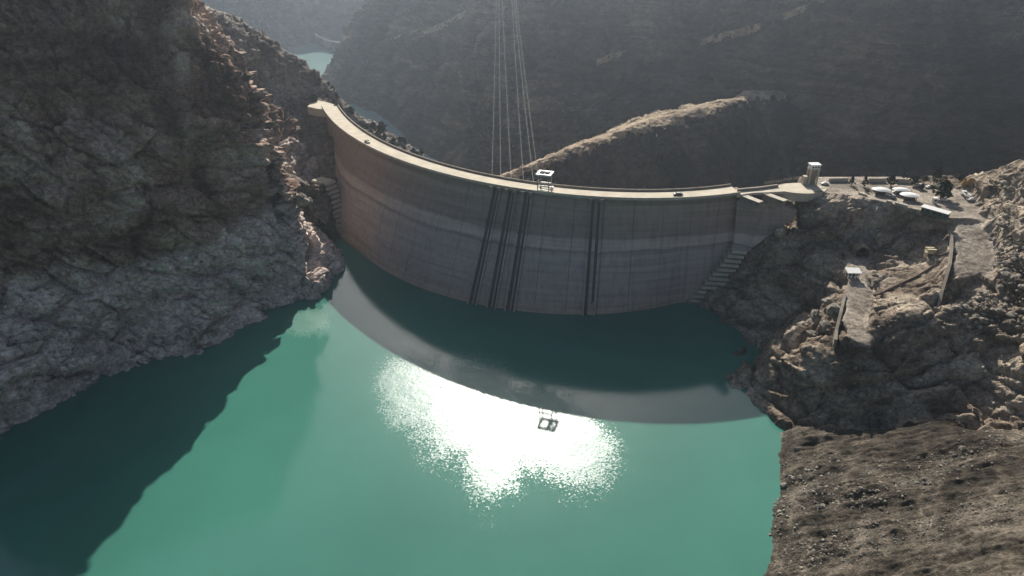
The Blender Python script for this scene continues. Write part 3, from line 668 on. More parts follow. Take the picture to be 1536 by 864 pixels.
# gantry crane
q, rz = on_crest(817, 287)
rz = rz - math.pi if abs(rz) > math.pi / 2 else rz
crane = empty('gantry_crane', (q[0], q[1] + 2.0, CREST + 0.1), rz, label='white portal gantry crane standing on the dam crest above the guides', cat='crane')
crane.scale = (0.86, 0.86, 0.9)
W, Dp, H = 3.6, 3.4, 10.5
for sx in (-1, 1):
    for sy_ in (-1, 1):
        MB().beam((sx * W, sy_ * Dp, 0.5), (sx * (W - 0.1), sy_ * Dp, H), 0.55).build('leg', M['concrete_dark'], crane)
        MB().box((sx * W, sy_ * Dp, 0.3), (1.3, 0.7, 0.6)).build('wheel_bogie', M['steel'], crane)
for sy_ in (-1, 1):
    MB().beam((-W - 1.2, sy_ * (Dp + 0.3), H), (W + 1.2, sy_ * (Dp + 0.3), H), 1.3, 1.0).build('main_beam', M['white'], crane)
    MB().beam((-W, sy_ * Dp, 3.6), (W, sy_ * Dp, 3.6), 0.5, 0.7).build('cross_beam', M['white'], crane)
    MB().beam((-W, sy_ * Dp, 0.9), (W, sy_ * Dp, 0.9), 0.6, 0.8).build('sill_beam', M['white'], crane)
    for sx in (-1, 1): MB().beam((sx * W, sy_ * Dp, 3.8), (0, sy_ * Dp, H - 0.4), 0.2).build('brace', M['steel'], crane)
for sx in (-1, 1):
    MB().beam((sx * (W + 0.5), -Dp + 0.4, H), (sx * (W + 0.5), Dp - 0.4, H), 1.3, 1.0).build('end_beam', M['white'], crane)
MB().box((0.9, 0.4, H - 0.2), (2.2, 5.4, 0.5)).box((0.9, 0.9, H + 0.5), (1.4, 1.5, 0.9)).build('hoist_trolley', M['steel'], crane)
MB().box((W + 1.6, -1.5, 2.0), (1.8, 2.0, 2.4)).build('operator_cab', M['white'], crane)

# hoist tower on the platform
q = P(1216, 276, CREST)
tower = empty('hoist_tower', (q[0], q[1], CREST + 0.05), R(4), label='slim concrete hoist tower with a white roof box on the round platform', cat='tower')
for sx in (-1, 1):
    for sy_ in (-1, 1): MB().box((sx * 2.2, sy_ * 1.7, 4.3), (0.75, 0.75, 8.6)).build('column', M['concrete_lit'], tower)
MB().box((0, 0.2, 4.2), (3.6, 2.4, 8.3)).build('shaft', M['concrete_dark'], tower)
MB().box((0, 0, 8.9), (5.6, 4.6, 0.5)).build('floor_slab', M['concrete_lit'], tower)
cabin = MB().box((0, 0, 10.2), (5.0, 4.0, 2.1)).build('machine_room', M['white'], tower)
for k in (-1, 0, 1): MB().box((k * 1.5, -2.03, 10.2), (0.9, 0.08, 0.9)).build('window', M['glass'], cabin)
MB().box((0, 0, 11.5), (5.8, 4.8, 0.4)).build('roof', M['white'], tower)
stair = MB().box((-3.9, 0.3, 2.4), (2.2, 2.6, 4.6)).build('stair_block', M['concrete_lit'], tower)
MB().beam((3.2, -1.0, 3.6), (5.4, -1.0, 3.6), 0.5, 0.4).build('balcony', M['white'], tower)

def make_car(name, loc, rz, paint, label, s=1.0, group=None):
    c = empty(name, loc, rz, label=label, cat='car', group=group)
    prof = [(-2.15, 0.35), (-2.2, 0.75), (-2.0, 0.95), (-1.35, 1.0), (-0.75, 1.45), (0.75, 1.48), (1.35, 1.02), (2.1, 0.9), (2.2, 0.6), (2.15, 0.35)]
    m = MB(); n = len(prof)
    for yy, t in ((-0.85, 1), (0.85, 1)):
        for a, b in prof: m.v.append((a * s, (yy * (0.82 if b > 1.1 else 1.0)) * s, b * s))
    for k in range(n): j = (k + 1) % n; m.f.append((k, j, n + j, n + k))
    m.f.append(tuple(range(n))[::-1]); m.f.append(tuple(range(n, 2 * n))); body = m.build('body', M[paint], c)
    for sg in (-1, 1): MB().box((0, sg * 0.77 * s, 1.2 * s), (1.7 * s, 0.1 * s, 0.36 * s)).build('side_window', M['glass'], body)
    MB().beam((0.8 * s, 0, 1.42 * s), (1.32 * s, 0, 1.06 * s), 1.3 * s, 0.06 * s).build('windscreen', M['glass'], body)
    for sx in (-1.35, 1.35):
        for sg in (-1, 1): MB().tube([(sx * s, sg * 0.68 * s, 0.33 * s), (sx * s, sg * 0.9 * s, 0.33 * s)], 0.33 * s, 10).build('wheel', M['tyre_and_dark'], c)
    return c
q, rz = on_crest(1017, 293); make_car('parked_car', q, rz, 'black', 'dark car parked on the crest road halfway to the hoist tower', 1.15)
q, rz = on_crest(551, 214); make_car('parked_car', q, rz, 'black', 'dark car on the crest road along the far left curve', 1.15)

# crest lamps and railings by the spillway
for k, (px, py) in enumerate(((1152, 277), (1166, 275), (1181, 272), (1196, 270))):
    q = P(px, py, CREST)
    rp = empty('railing', (q[0], q[1], CREST + 0.05), R(12), label=['grey railing panel at the left end of the spillway bridge', 'second grey railing panel on the spillway bridge', 'third grey railing panel on the spillway bridge', 'grey railing panel beside the hoist tower'][k], cat='railing', group='railings behind the spillway bridge')
    for u in range(4): MB().box((-2.4 + u * 1.6, 0, 0.9), (0.16, 0.16, 1.8)).build('post', M['concrete_dark'], rp)
    for zz in (0.9, 1.75): MB().box((0, 0, zz), (5.4, 0.14, 0.14)).build('rail', M['concrete_dark'], rp)

# ------------------------------------------------------------------ power lines over the gorge
tops = [(745, -30), (748, -32), (752, -30), (766, -32), (768, -34), (771, -30)]
bots = [(737, 262), (751, 264), (768, 268), (787, 271), (803, 272), (812, 274)]
names = ['leftmost thin pale cable rising over the dam to the mountain', 'second cable from the left rising over the dam', 'third cable from the left rising over the dam', 'third cable from the right rising over the dam', 'second cable from the right rising over the dam', 'rightmost thin pale cable rising beside the gantry crane']
yard = []
for k in range(6):
    a = Vector(D(*bots[k], 452)); b = Vector(D(*tops[k], 1060)); a0 = a + (a - b) * 0.04 + Vector((0, 0, -10))
    pts = []
    for i in range(25):
        t = i / 24.0; w = a0.lerp(b, t); pts.append(w + Vector((0, 0, -14 * 4 * t * (1 - t) * 0.5)))
    MB().tube(pts, 0.08, 5).build('power_cable', M['wire'])
    o = COL.objects[-1]; tag(o, names[k], 'cable', 'power cables over the gorge')
for k, grp in enumerate(((0, 1, 2), (3, 4, 5))):
    b = sum((Vector(D(*tops[j], 1060)) for j in grp), Vector()) / 3
    py = empty('lattice_pylon', (b.x, b.y, b.z - 26), 0, label=['lattice steel pylon holding the three left cables', 'lattice steel pylon holding the three right cables'][k], cat='pylon')
    for sx in (-1, 1):
        for sg in (-1, 1): MB().beam((sx * 3, sg * 3, -20), (sx * 0.6, sg * 0.6, 34), 0.35).build('leg', M['steel'], py)
    MB().beam((-6, 0, 26), (6, 0, 26), 0.5).build('cross_arm', M['steel'], py)
    for zz in (0, 8, 16, 24): MB().beam((-2.2, -2.2, zz), (2.2, 2.2, zz + 6), 0.2).beam((2.2, -2.2, zz), (-2.2, 2.2, zz + 6), 0.2).build('lattice_brace', M['steel'], py)

# ------------------------------------------------------------------ trees
def crown_mesh(name, h, w, n, mat, seed, cone):
    rr = random.Random(seed); m = MB()
    for i in range(n):
        t = rr.random() ** 0.8; prof = (1 - t) ** 0.8 + 0.08 if cone else math.sin(math.pi * min(0.97, t * 0.9 + 0.12)) ** 0.7
        ang = rr.random() * 6.283; rad = w * prof * (0.35 + 0.65 * rr.random() ** 0.5) * (0.8 + 0.35 * math.sin(ang * 3 + seed + t * 7))
        c = Vector((rad * math.cos(ang), rad * math.sin(ang), 0.18 * h + t * h * 0.85)); s = (0.28 + 0.3 * rr.random()) * w * 0.55
        a = Vector((rr.gauss(0, 1), rr.gauss(0, 1), rr.gauss(0, 0.6))).normalized(); b = a.cross(Vector((rr.gauss(0, 1), rr.gauss(0, 1), rr.gauss(0, 1)))).normalized()
        m.add([c - a * s, c - b * s * 0.6, c + a * s, c + b * s * 0.7], [(0, 1, 2, 3)])
    return m.mesh(name, mat)
CR = [crown_mesh('crown', 5.5, 1.8, 240, M['leaf'], 1, True), crown_mesh('crown', 4.5, 2.2, 260, M['leaf'], 2, False), crown_mesh('crown', 3.0, 1.9, 200, M['leaf2'], 3, False), crown_mesh('crown', 6.5, 3.2, 320, M['leaf'], 4, False)]
TR = [MB().tube([(0, 0, -0.8), (0.05, 0, 1.2), (0.1, 0.1, 3.2)], [0.22, 0.16, 0.05], 6).mesh('trunk', M['bark'])] * 4
def tree(loc, kind, s, label, group, name='tree'):
    t = empty(name, loc, random.random() * 6.28, label=label, cat='tree', group=group); t.scale = (s, s, s * random.uniform(0.85, 1.2))
    link_mesh('trunk', TR[kind], t); link_mesh('crown', CR[kind], t)
    return t
def hill_z(x, y):
    dg = bpy.context.evaluated_depsgraph_get
    ok, loc, nn, ix = hill.ray_cast(Vector((x, y, 500)), Vector((0, 0, -1)))
    return loc.z if ok else 0
rr = random.Random(5)
ridge = smoothpath([D(472, 108, 600), D(505, 141, 620), D(530, 166, 615), D(560, 189, 605), D(600, 216, 590), D(640, 243, 577)], 60)
def ordinal(n):
    ones = ['', 'first', 'second', 'third', 'fourth', 'fifth', 'sixth', 'seventh', 'eighth', 'ninth', 'tenth', 'eleventh', 'twelfth', 'thirteenth', 'fourteenth', 'fifteenth', 'sixteenth', 'seventeenth', 'eighteenth', 'nineteenth']
    tens = {20: 'twent', 30: 'thirt', 40: 'fort', 50: 'fift'}
    if n < 20: return ones[n]
    t = n // 10 * 10; return tens[t] + ('ieth' if n == t else 'y-' + ones[n - t])
spots = []
for i in range(52):
    w = ridge[int(rr.random() * 59)]; spots.append((w[0] + rr.uniform(-4, 10), w[1] + rr.uniform(-42, 4), rr.choice((1, 2, 2, 1)), rr.uniform(0.9, 1.9)))
spots.sort(key=lambda q: q[0] / q[1])
for i, (x_, y_, kd, s) in enumerate(spots):
    tree((x_, y_, hill_z(x_, y_) - 0.4), kd, s, '%s bush from the left on the ridge behind the far end of the dam' % ordinal(i + 1), 'bushes on the ridge behind the dam', 'bush')
tpx = [(1277, 277, 1.0, 0, 'conical dark tree at the left end of the terrace wall'), (1296, 279, 1.1, 0, 'second dark tree from the left along the terrace wall'), (1336, 278, 1.25, 1, 'round dark tree between the white canopies and the terrace wall'), (1371, 278, 1.2, 1, 'dark tree at the right end of the terrace wall'), (1356, 268, 0.9, 0, 'thin conical tree behind the middle of the terrace wall'),
       (1411, 297, 1.7, 3, 'largest dark round tree where the dirt road meets the terrace'), (1404, 276, 1.6, 0, 'tall dark conical tree behind the largest round tree'), (1382, 283, 0.9, 2, 'small olive bush right of the white canopies'), (1440, 272, 1.0, 1, 'dark bush beside the ochre mound'), (1386, 272, 1.2, 2, 'brownish bush behind the terrace right of the wall'), (1300, 288, 0.7, 2, 'low olive bush at the terrace edge')]
for px, py, s, kd, lb in tpx:
    q = P(px, py, 72); tree((q[0], q[1], 71.6), kd, s, lb, 'trees on the terrace')

# ------------------------------------------------------------------ terrace
def pxy(px, py, z=72.0): q = P(px, py, z); return Vector((q[0], q[1], z - 0.25))
def run(a, b, name, h, w, mat, label, cat, group=None, z=71.65, cap=None):
    a, b = P(*a, 72), P(*b, 72); d = Vector(b) - Vector(a)
    o = empty(name, ((a[0] + b[0]) / 2, (a[1] + b[1]) / 2, z), math.atan2(d.y, d.x), label=label, cat=cat, group=group)
    MB().box((0, 0, h / 2 - 0.4), (d.length, w, h + 0.8)).build('wall_body', M[mat], o)
    MB().box((0, 0, h + 0.11), (d.length + 0.2, w + 0.25, 0.22)).build('coping', M[cap or mat], o)
    return o
run((1243, 272), (1272, 271.5), 'garden_wall', 2.0, 0.5, 'concrete_lit', 'pale wall at the back of the terrace nearest the hoist tower', 'wall', 'back walls of the terrace')
run((1302, 272.5), (1329, 272.5), 'garden_wall', 2.2, 0.5, 'concrete_lit', 'pale wall at the back of the terrace behind the left canopy', 'wall', 'back walls of the terrace')
run((1342, 273), (1366, 274), 'garden_wall', 2.2, 0.5, 'concrete_lit', 'pale wall at the back of the terrace behind the right canopies', 'wall', 'back walls of the terrace')
run((1288, 290), (1300, 293.5), 'kerb_wall', 0.9, 1.0, 'concrete_lit', 'short pale kerb wall at the left end of the terrace edge', 'wall', 'kerb walls on the terrace edge')
run((1330, 302), (1338, 304), 'kerb_wall', 0.9, 1.0, 'concrete_lit', 'shortest pale kerb wall in the middle of the terrace edge', 'wall', 'kerb walls on the terrace edge')
run((1343, 305), (1361, 310), 'kerb_wall', 0.9, 1.0, 'concrete_lit', 'pale kerb wall just left of the long white roof', 'wall', 'kerb walls on the terrace edge')
for px, py, rw, rd, lb in ((1322, 284, 4.8, 3.6, 'leftmost white lens-shaped canopy on the terrace'), (1352, 284, 4.6, 3.0, 'rearmost white lens-shaped canopy before the terrace wall'), (1365, 292, 5.0, 3.8, 'white lens-shaped canopy nearest the terrace edge')):
    q = P(px, py, 74.5)
    c = empty('canopy', (q[0], q[1], 71.65), R(-12), label=lb, cat='canopy', group='white canopies on the terrace')
    m = MB(); n = 20; m.v.append((0, 0, 3.7))
    for rad, zz in ((0.6, 3.45), (1.0, 2.85), (1.0, 2.7)):
        for k in range(n): t = 2 * math.pi * k / n; m.v.append((rw * rad * math.cos(t), rd * rad * math.sin(t) * (0.75 + 0.25 * abs(math.sin(t))), zz))
    for k in range(n):
        j = (k + 1) % n; m.f.append((0, 1 + k, 1 + j))
        for u in (0, 1): m.f.append((1 + u * n + k, 1 + (u + 1) * n + k, 1 + (u + 1) * n + j, 1 + u * n + j))
    m.build('roof', M['white'], c)
    for sx in (-1, 1):
        for sg in (-1, 1): MB().box((sx * rw * 0.6, sg * rd * 0.55, 1.3), (0.25, 0.25, 3.0)).build('post', M['concrete_dark'], c)
    MB().box((0, 0, 0.9), (rw * 1.1, rd * 0.8, 1.3)).build('counter', M['steel'], c)
a, b = P(1386, 309, 75), P(1425, 320, 75); d = Vector(b) - Vector(a)
sh_ = empty('long_shed', ((a[0] + b[0]) / 2, (a[1] + b[1]) / 2 + 0.6, 71.6), math.atan2(d.y, d.x), label='long low shed with a white roof on the terrace edge', cat='shed')
MB().box((0, 0, 1.3), (d.length, 2.6, 3.2)).build('wall', M['green'], sh_)
MB().add([(-d.length / 2 - .4, -1.7, 2.9), (d.length / 2 + .4, -1.7, 2.9), (d.length / 2 + .4, 1.7, 3.5), (-d.length / 2 - .4, 1.7, 3.5), (-d.length / 2 - .4, -1.7, 3.1), (d.length / 2 + .4, -1.7, 3.1), (d.length / 2 + .4, 1.7, 3.7), (-d.length / 2 - .4, 1.7, 3.7)], [(0, 3, 2, 1), (4, 5, 6, 7), (0, 1, 5, 4), (1, 2, 6, 5), (2, 3, 7, 6), (3, 0, 4, 7)]).build('roof', M['white'], sh_)
for k in range(5): MB().box((-5.6 + k * 2.8, -1.33, 1.6), (1.3, 0.08, 1.0)).build('window', M['glass'], sh_)
q = P(1401, 304, 72)
kb = empty('ticket_booth', (q[0], q[1], 71.6), 0, label='small white booth behind the right end of the long shed', cat='booth')
MB().box((0, 0, 1.4), (1.8, 1.8, 3.2)).build('wall', M['white'], kb); MB().box((0, 0, 3.1), (2.4, 2.4, 0.25)).build('roof', M['white'], kb); MB().box((0, -0.92, 1.9), (1.1, 0.06, 0.9)).build('window', M['glass'], kb)
for px, py, rz, paint, lb in ((1313, 285, 0.6, 'white', 'white car parked left of the leftmost canopy'), (1334, 293, -0.2, 'white', 'white car parked below the leftmost canopy'), (1345, 289, -0.3, 'white', 'white car parked between the canopies'), (1378, 279, 0.1, 'white', 'white car parked behind the canopy nearest the edge'), (1392, 281, 0.5, 'white', 'white car parked left of the largest tree'), (1237, 276, 0.1, 'white', 'white car parked beside the hoist tower'), (1340, 297, 0.9, 'black', 'dark car parked at the terrace edge below the canopies'), (1416, 300, 1.2, 'white', 'white car parked under the largest tree')):
    make_car('parked_car', pxy(px, py), rz, paint, lb, 1.0, 'cars parked on the terrace')

# flatbed truck, van and mound at the head of the dirt road
q = P(1447, 296, 72); gz_ = ground_z(q[0], q[1])
tk = empty('flatbed_truck', (q[0], q[1], gz_ + 0.1), R(80), label='white flatbed truck with open frame at the head of the dirt road', cat='truck')
MB().box((2.4, 0, 1.5), (1.7, 2.3, 2.0)).build('cab', M['white'], tk); MB().box((3.27, 0, 1.9), (0.06, 1.9, 0.8)).build('windscreen', M['glass'], tk)
bed = MB().box((-1.0, 0, 0.95), (4.8, 2.4, 0.3)).build('bed', M['steel'], tk)
for sg in (-1, 1): MB().beam((-3.3, sg * 1.2, 2.0), (1.2, sg * 1.2, 2.0), 0.35, 0.5).build('side_rail', M['white'], bed)
for sx in (-3.3, 1.3): MB().beam((sx, -1.3, 2.0), (sx, 1.3, 2.0), 0.35, 0.5).build('end_rail', M['white'], bed)
for sx in (-3.3, 1.2):
    for sg in (-1, 1): MB().box((sx, sg * 1.2, 1.4), (0.14, 0.14, 1.0)).build('stake', M['white'], bed)
for sx in (-2.2, 2.3):
    for sg in (-1, 1): MB().tube([(sx, sg * 0.85, 0.45), (sx, sg * 1.15, 0.45)], 0.48, 10).build('wheel', M['tyre_and_dark'], tk)
q = P(1456, 301, 72); make_car('parked_car', (q[0], q[1], ground_z(q[0], q[1])), R(10), 'white', 'white car parked right behind the flatbed truck', 1.05)
q = P(1453, 277, 75); m = MB(); n = 14; k0 = ground_z(q[0], q[1])
m.v.append((0, 0, 2.2))
for rad, zz in ((0.45, 1.7), (0.8, 0.8), (1.1, -1.2)):
    for k in range(n): t = 6.283 * k / n; w = rad * (1 + 0.2 * math.sin(3 * t + rad * 9)); m.v.append((4.6 * w * math.cos(t), 2.8 * w * math.sin(t), zz + 0.25 * math.sin(5 * t)))
for k in range(n):
    j = (k + 1) % n; m.f.append((0, 1 + k, 1 + j))
    for u in (0, 1): m.f.append((1 + u * n + k, 1 + u * n + n + k, 1 + u * n + n + j, 1 + u * n + j))
o = m.build('earth_mound', M['ochre']); o.location = (q[0], q[1], k0); tag(o, 'ochre heap of earth behind the flatbed truck', 'mound')

# hut on stilts, tunnel portal, pump stage and pipe on the bench road
q = P(1278, 414, 50.5); gz_ = ground_z(q[0], q[1])
hut = empty('stilt_hut', (q[0], q[1], gz_), R(-3), label='small white-roofed shelter on posts on the bench road', cat='shelter')
for px_ in (-2.6, -0.9, 1.0, 2.6):
    for sg in (-1, 1): MB().box((px_, sg * 1.5, 1.4), (0.3, 0.3, 3.4)).build('post', M['white'] if px_ < 2 else M['concrete_lit'], hut)
MB().add([(-3.4, -2.3, 2.9), (3.4, -2.3, 2.9), (3.4, 2.3, 3.7), (-3.4, 2.3, 3.7), (-3.4, -2.3, 3.2), (3.4, -2.3, 3.2), (3.4, 2.3, 4.0), (-3.4, 2.3, 4.0)], [(0, 3, 2, 1), (4, 5, 6, 7), (0, 1, 5, 4), (1, 2, 6, 5), (2, 3, 7, 6), (3, 0, 4, 7)]).build('roof', M['white'], hut)
MB().box((0.4, 0.6, 1.6), (4.6, 1.6, 2.2)).build('back_wall', M['green'], hut)
q = P(1283, 376, 51.1); tz = 51.0
tp = empty('tunnel_portal', (q[0], q[1] - 6.5, tz), R(-4), label='dark arched tunnel mouth in the rock below the terrace', cat='tunnel')
def arch(w, h, n=14): return [(-w, 0)] + [(-w * math.cos(math.pi * k / n), h - w + w * math.sin(math.pi * k / n)) for k in range(n + 1)] + [(w, 0)]
o_, i_ = arch(3.9, 6.5), arch(3.4, 6.0); m = MB(); n = len(o_)
for yy in (-1.5, 9.0):
    for a, b in o_: m.v.append((a, yy, b - 0.6))
    for a, b in i_: m.v.append((a, yy, b - 0.6))
for k in range(n - 1):
    m.f += [(k, k + 1, n + k + 1, n + k), (2 * n + k, 3 * n + k, 3 * n + k + 1, 2 * n + k + 1), (k, 2 * n + k, 2 * n + k + 1, k + 1), (n + k, n + k + 1, 3 * n + k + 1, 3 * n + k)]
m.build('lining', M['bank'], tp)
m = MB(); m.v = [(a, 8.6, b - 0.6) for a, b in i_]; m.f = [tuple(range(n))]; m.build('inner_dark', M['tyre_and_dark'], tp)  # black sheet closing the bore, painted to stand for its inner shade
q = P(1392, 388, 55.5); gz_ = ground_z(q[0], q[1])
ps = empty('pump_stage', (q[0], q[1], gz_), R(-5), label='cream painted pump stage with stacked beams on the rock shelf', cat='pump')
for sx in (-1.6, 1.6):
    for sg in (-1, 1): MB().box((sx, sg * 1.2, 1.3), (0.35, 0.35, 4.0)).build('post', M['cream'], ps)
for zz in (1.6, 3.2): MB().box((0, -1.2, zz), (4.2, 0.9, 0.7)).box((0, 1.2, zz), (4.2, 0.9, 0.7)).build('beam', M['cream'], ps)
MB().box((-2.4, -1.4, 0.9), (1.1, 1.2, 2.6)).build('pump_housing', M['cream'], ps)
MB().box((0.3, -0.6, 0.2), (2.4, 2.2, 1.6)).build('base', M['steel'], ps)
def ground_pipe(a, b, za, zb, r, label):
    a, b = Vector(P(*a, za)), Vector(P(*b, zb)); pts = []
    for i in range(13):
        w = a.lerp(b, i / 12.0); pts.append((w.x, w.y, max(ground_z(w.x, w.y) + r * 0.7, w.z - 4)))
    for _ in range(2): pts = [pts[0]] + [tuple((Vector(pts[i - 1]) + Vector(pts[i]) * 2 + Vector(pts[i + 1])) / 4) for i in range(1, 12)] + [pts[-1]]
    o = MB().tube(pts, r, 8).build('water_pipe', M['rust']); tag(o, label, 'pipe')
ground_pipe((1312, 440), (1398, 403), 48.5, 54.6, 0.55, 'long rusty pipe lying on the rock below the pump stage')
ground_pipe((1400, 392), (1432, 392), 55.5, 59.8, 0.4, 'short pipe running from the pump stage to the dirt road')

# retaining walls
def retaining(pix, zt, h, w, label, mat='concrete_lit', tops=None):
    pts = [Vector(P(px, py, z)) for (px, py), z in zip(pix, zt)]
    pts = [Vector((q.x, q.y, max(ground_z(q.x, q.y), ground_z(q.x + 2.5, q.y)) + 0.5)) for q in pts]
    o = empty('retaining_wall', pts[0] - Vector((0, 0, h)), label=label, cat='wall')
    for a, b in zip(pts[:-1], pts[1:]):
        d = b - a; c = (a + b) / 2 - pts[0] + Vector((0, 0, h))
        MB().beam(tuple(a - pts[0] + Vector((0, 0, h / 2))), tuple(b - pts[0] + Vector((0, 0, h / 2))), w, h).build('wall_panel', M[mat], o)
        MB().beam(tuple(a - pts[0] + Vector((0, 0, h + 0.12))), tuple(b - pts[0] + Vector((0, 0, h + 0.12))), w + 0.3, 0.24).build('coping', M[mat], o)
    return o
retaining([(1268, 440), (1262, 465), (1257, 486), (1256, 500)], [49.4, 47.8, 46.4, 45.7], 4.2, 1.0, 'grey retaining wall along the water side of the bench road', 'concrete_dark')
retaining([(1426, 345), (1428, 372), (1424, 400), (1412, 440), (1408, 458)], [67.7, 65.5, 61.6, 55.5, 52.9], 3.2, 0.9, 'low concrete wall along the left side of the dirt road', 'concrete_dark')
# far road with its retaining wall
fp = smoothpath([P(468, 46, -88), P(472, 52, -88), P(482, 58, -88), P(496, 62.5, -88), P(512, 64.5, -88), P(548, 67, -88)], 30)
m = MB()
for w in fp:
    m.v += [(w[0], w[1] - 2, -118), (w[0], w[1] - 2, -88), (w[0] + 4, w[1] + 30, -87.7), (w[0] + 4, w[1] + 30, -118)]
for i in range(29):
    for k in range(4): m.f.append((i * 4 + k, i * 4 + (k + 1) % 4, i * 4 + 4 + (k + 1) % 4, i * 4 + 4 + k))
fro = m.build('road', M['far']); tag(fro, 'pale curved road round the far bend of the river', kind='structure')
m = MB()
for w in fp: m.v += [(w[0] + .2, w[1] - 0.5, -87.9), (w[0] + 3, w[1] + 12, -87.5)]
m.f = [(2 * i, 2 * i + 1, 2 * i + 3, 2 * i + 2) for i in range(29)]
m.build('carriageway', M['white'], fro)

# pale road cuts and benches on the mountain
def bench_cut(pix, width, label):
    path = smoothpath([(a, b, 0) for a, b in pix], 40); pts = []
    for a, b, _ in path:
        u, f, d = _ray(a, b); dv = Vector((u, f, -d)).normalized()
        ok, loc, nn, ix = mountain.ray_cast(Vector((0, 0, CAM_H)), dv)
        if ok: pts.append(loc)
    if len(pts) < 3: return
    for _ in range(6): pts = [pts[0]] + [(pts[i - 1] + pts[i] * 2 + pts[i + 1]) / 4 for i in range(1, len(pts) - 1)] + [pts[-1]]
    m = MB(); n = len(pts)
    for i, q in enumerate(pts):
        w = width * (0.55 + 0.6 * abs(math.sin(i * 1.7) * math.sin(i * 0.63 + 1))) * min(1, (i + 1) / 5, (n - i) / 5)
        m.v += [(q.x - 1, q.y - w, q.z - 7 - w * 0.6), (q.x, q.y - w, q.z + 0.3), (q.x, q.y + 14, q.z + 1.6), (q.x, q.y + 14, q.z - 10)]
    for i in range(n - 1):
        for k in range(4): m.f.append((i * 4 + k, i * 4 + (k + 1) % 4, i * 4 + 4 + (k + 1) % 4, i * 4 + 4 + k))
    m.f += [(0, 1, 2, 3), tuple(4 * n - 4 + k for k in (3, 2, 1, 0))]
    tag(m.build('mountain_bench', M['shelf']), label, kind='structure')
bench_cut([(1052, 60), (1085, 49), (1112, 43), (1142, 34)], 4.0, 'pale rock bench high on the right mountain')
bench_cut([(1175, 20), (1205, 8), (1240, -6)], 2.5, 'narrow pale bench at the top of the right mountain')
bench_cut([(585, 58), (620, 46), (660, 36), (700, 14)], 5.0, 'pale bench on the hazy shoulder of the mountain')
bench_cut([(895, 90), (915, 82), (940, 76)], 2.0, 'short pale ledge in the middle of the mountain')

# ------------------------------------------------------------------ loose rock on the right bank
def rock_mesh(seed):
    rr = random.Random(seed); m = MB(); n = 7; rows = []
    m.v.append((0, 0, rr.uniform(0.5, 0.75)))
    for rad, zz in ((0.6, 0.42), (1.0, 0.05), (0.85, -0.5)):
        for k in range(n): t = 6.283 * (k + rr.uniform(-.3, .3)) / n; w = rad * rr.uniform(0.75, 1.15); m.v.append((w * math.cos(t), w * math.sin(t) * 0.8, zz + rr.uniform(-.12, .12)))
    for k in range(n):
        j = (k + 1) % n; m.f.append((0, 1 + k, 1 + j))
        for u in (0, 1): m.f.append((1 + u * n + k, 1 + u * n + n + k, 1 + u * n + n + j, 1 + u * n + j))
    return m
M['boulder'] = rock_mat('boulder_rock', (0.17, 0.15, 0.12), (0.26, 0.235, 0.195), (0.36, 0.33, 0.28), big=0.3, fine=1.0)
RM = [rock_mesh(s).mesh('boulder', M['boulder']) for s in range(6)]
def boulder(px, py, z, s, label, group='boulders on the right bank'):
    q = P(px, py, WL + z * (72 - WL) / 72); o = link_mesh('boulder', RM[random.randrange(6)])
    o.location = (q[0], q[1], ground_z(q[0], q[1]) + 0.15 * s); o.scale = (s, s * random.uniform(.8, 1.2), s * random.uniform(.7, 1.1)); o.rotation_euler = (random.uniform(-.3, .3), random.uniform(-.3, .3), random.uniform(0, 6.28))
    tag(o, label, 'boulder', group)
for px, py, z, s, lb in ((1246, 446, 40, 4.2, 'top boulder of the rounded pile left of the bench road'), (1226, 462, 36, 3.6, 'left boulder of the rounded pile beside the bench road'), (1250, 468, 39, 4.4, 'large middle boulder of the rounded pile beside the bench road'), (1206, 482, 30, 3.0, 'leftmost boulder of the rounded pile above the water'), (1240, 488, 36, 4.0, 'lowest boulder of the rounded pile beside the retaining wall'), (1220, 494, 32, 3.2, 'lower left boulder of the rounded pile above the water'),
                         (1452, 452, 54, 3.2, 'pale flat boulder at the foot of the dirt road'), (1428, 448, 52, 1.6, 'small pale boulder left of the flat boulder below the dirt road'), (1475, 436, 58, 1.9, 'pale boulder right of the dirt road end'), (1444, 676, 27, 1.9, 'pale square boulder high on the gravel slope'), (1195, 672, 4, 1.3, 'small boulder at the top of the gravel shore'), (1178, 726, 2, 2.0, 'dark boulder at the waterline of the gravel slope'), (1232, 762, 8, 1.6, 'dark boulder in the hollow of the gravel slope'), (1464, 776, 30, 1.0, 'lone dark boulder right on the gravel slope')):
    boulder(px, py, z, s, lb)
o = link_mesh('boulder', RM[2]); q = D(454, 300, 388); o.location = tuple(q); o.scale = (4.5, 4.5, 5.5); o.rotation_euler = (0.2, 0.1, 0.6); tag(o, 'added pale block standing for a sunlit rock face on the edge of the left cliff', 'boulder')  # added pale block; its colour stands in for sunlight on a rock face
rr = random.Random(11); m = MB(); base_r = [rock_mesh(20 + s) for s in range(5)]
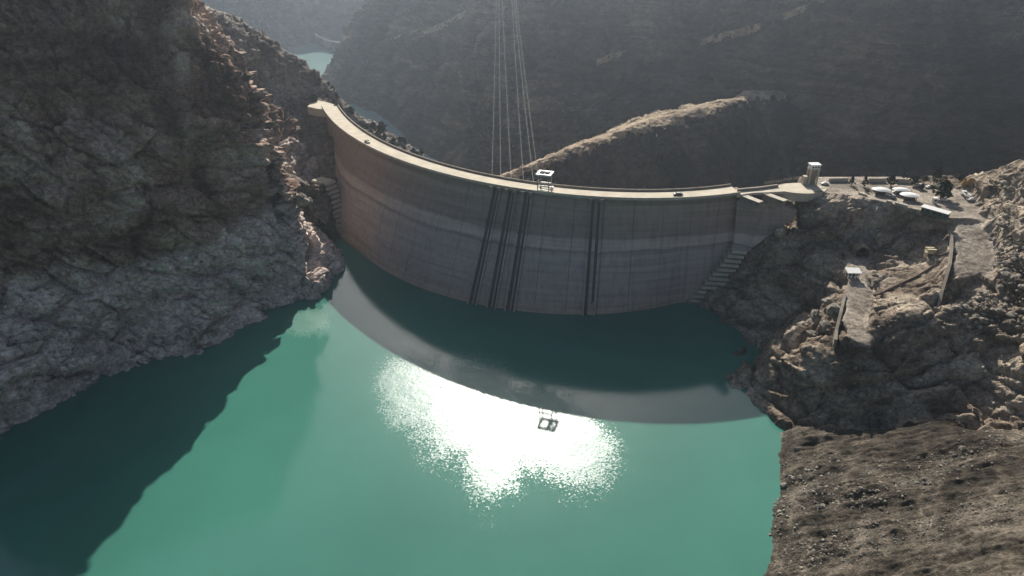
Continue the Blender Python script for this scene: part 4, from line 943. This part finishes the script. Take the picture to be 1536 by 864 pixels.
def scatter(n, f, smin, smax):
    for _ in range(n):
        x_, y_ = f()
        if dist_path(np.array([x_]), np.array([y_]), road_path[::20])[0] < 8 or dist_path(np.array([x_]), np.array([y_]), bench_path[::20])[0] < 6: continue
        s = smin * (smax / smin) ** (rr.random() ** 2.2); zz = ground_z(x_, y_)
        if zz < WL - 0.5: continue
        b = base_r[rr.randrange(5)]; ca, sa = math.cos(rr.random() * 6.28), math.sin(rr.random() * 6.28)
        vs = [(x_ + s * (v[0] * ca - v[1] * sa), y_ + s * (v[0] * sa + v[1] * ca), zz + s * (v[2] * 0.8 + 0.15)) for v in b.v]; m.add(vs, b.f)
def region(pix, z):
    def f():
        t = rr.random() * (len(pix) - 1); i = int(t); a, b = pix[i], pix[i + 1]; px = a[0] + (b[0] - a[0]) * (t - i) + rr.gauss(0, 22); py = a[1] + (b[1] - a[1]) * (t - i) + rr.gauss(0, 16)
        q = P(px, py, WL + z * (72 - WL) / 72); return q[0], q[1]
    return f
scatter(1300, region([(1200, 680), (1300, 740), (1500, 690)], 18), 0.15, 0.8)
scatter(1800, region([(1180, 800), (1300, 800), (1536, 820)], 18), 0.12, 0.6)
scatter(500, region([(1168, 700), (1175, 760), (1158, 840)], 1.5), 0.15, 0.9)
scatter(400, region([(1430, 450), (1470, 445), (1500, 435)], 54), 0.25, 1.7)
scatter(600, region([(1490, 300), (1520, 360), (1530, 430)], 76), 0.3, 2.2)
scatter(300, region([(1300, 440), (1310, 500), (1300, 540)], 42), 0.2, 1.2)
o = m.build('rubble', M['boulder']); tag(o, 'loose stones scattered over the right bank', kind='stuff')

# ------------------------------------------------------------------ haze in the gorge
hz = bpy.data.materials.new('haze_air'); hz.use_nodes = True; hn = hz.node_tree.nodes; hn.clear()
ho = hn.new('ShaderNodeOutputMaterial'); hv = hn.new('ShaderNodeVolumePrincipled')
hv.inputs['Color'].default_value = (0.74, 0.85, 1.0, 1); hv.inputs['Density'].default_value = 0.00013; hv.inputs['Anisotropy'].default_value = 0.8
hz.node_tree.links.new(hv.outputs[0], ho.inputs['Volume'])
haze = MB().box((0, 1250, 150), (2900, 3400, 550)).build('haze', hz); tag(haze, 'thin blue haze filling the gorge', kind='stuff')
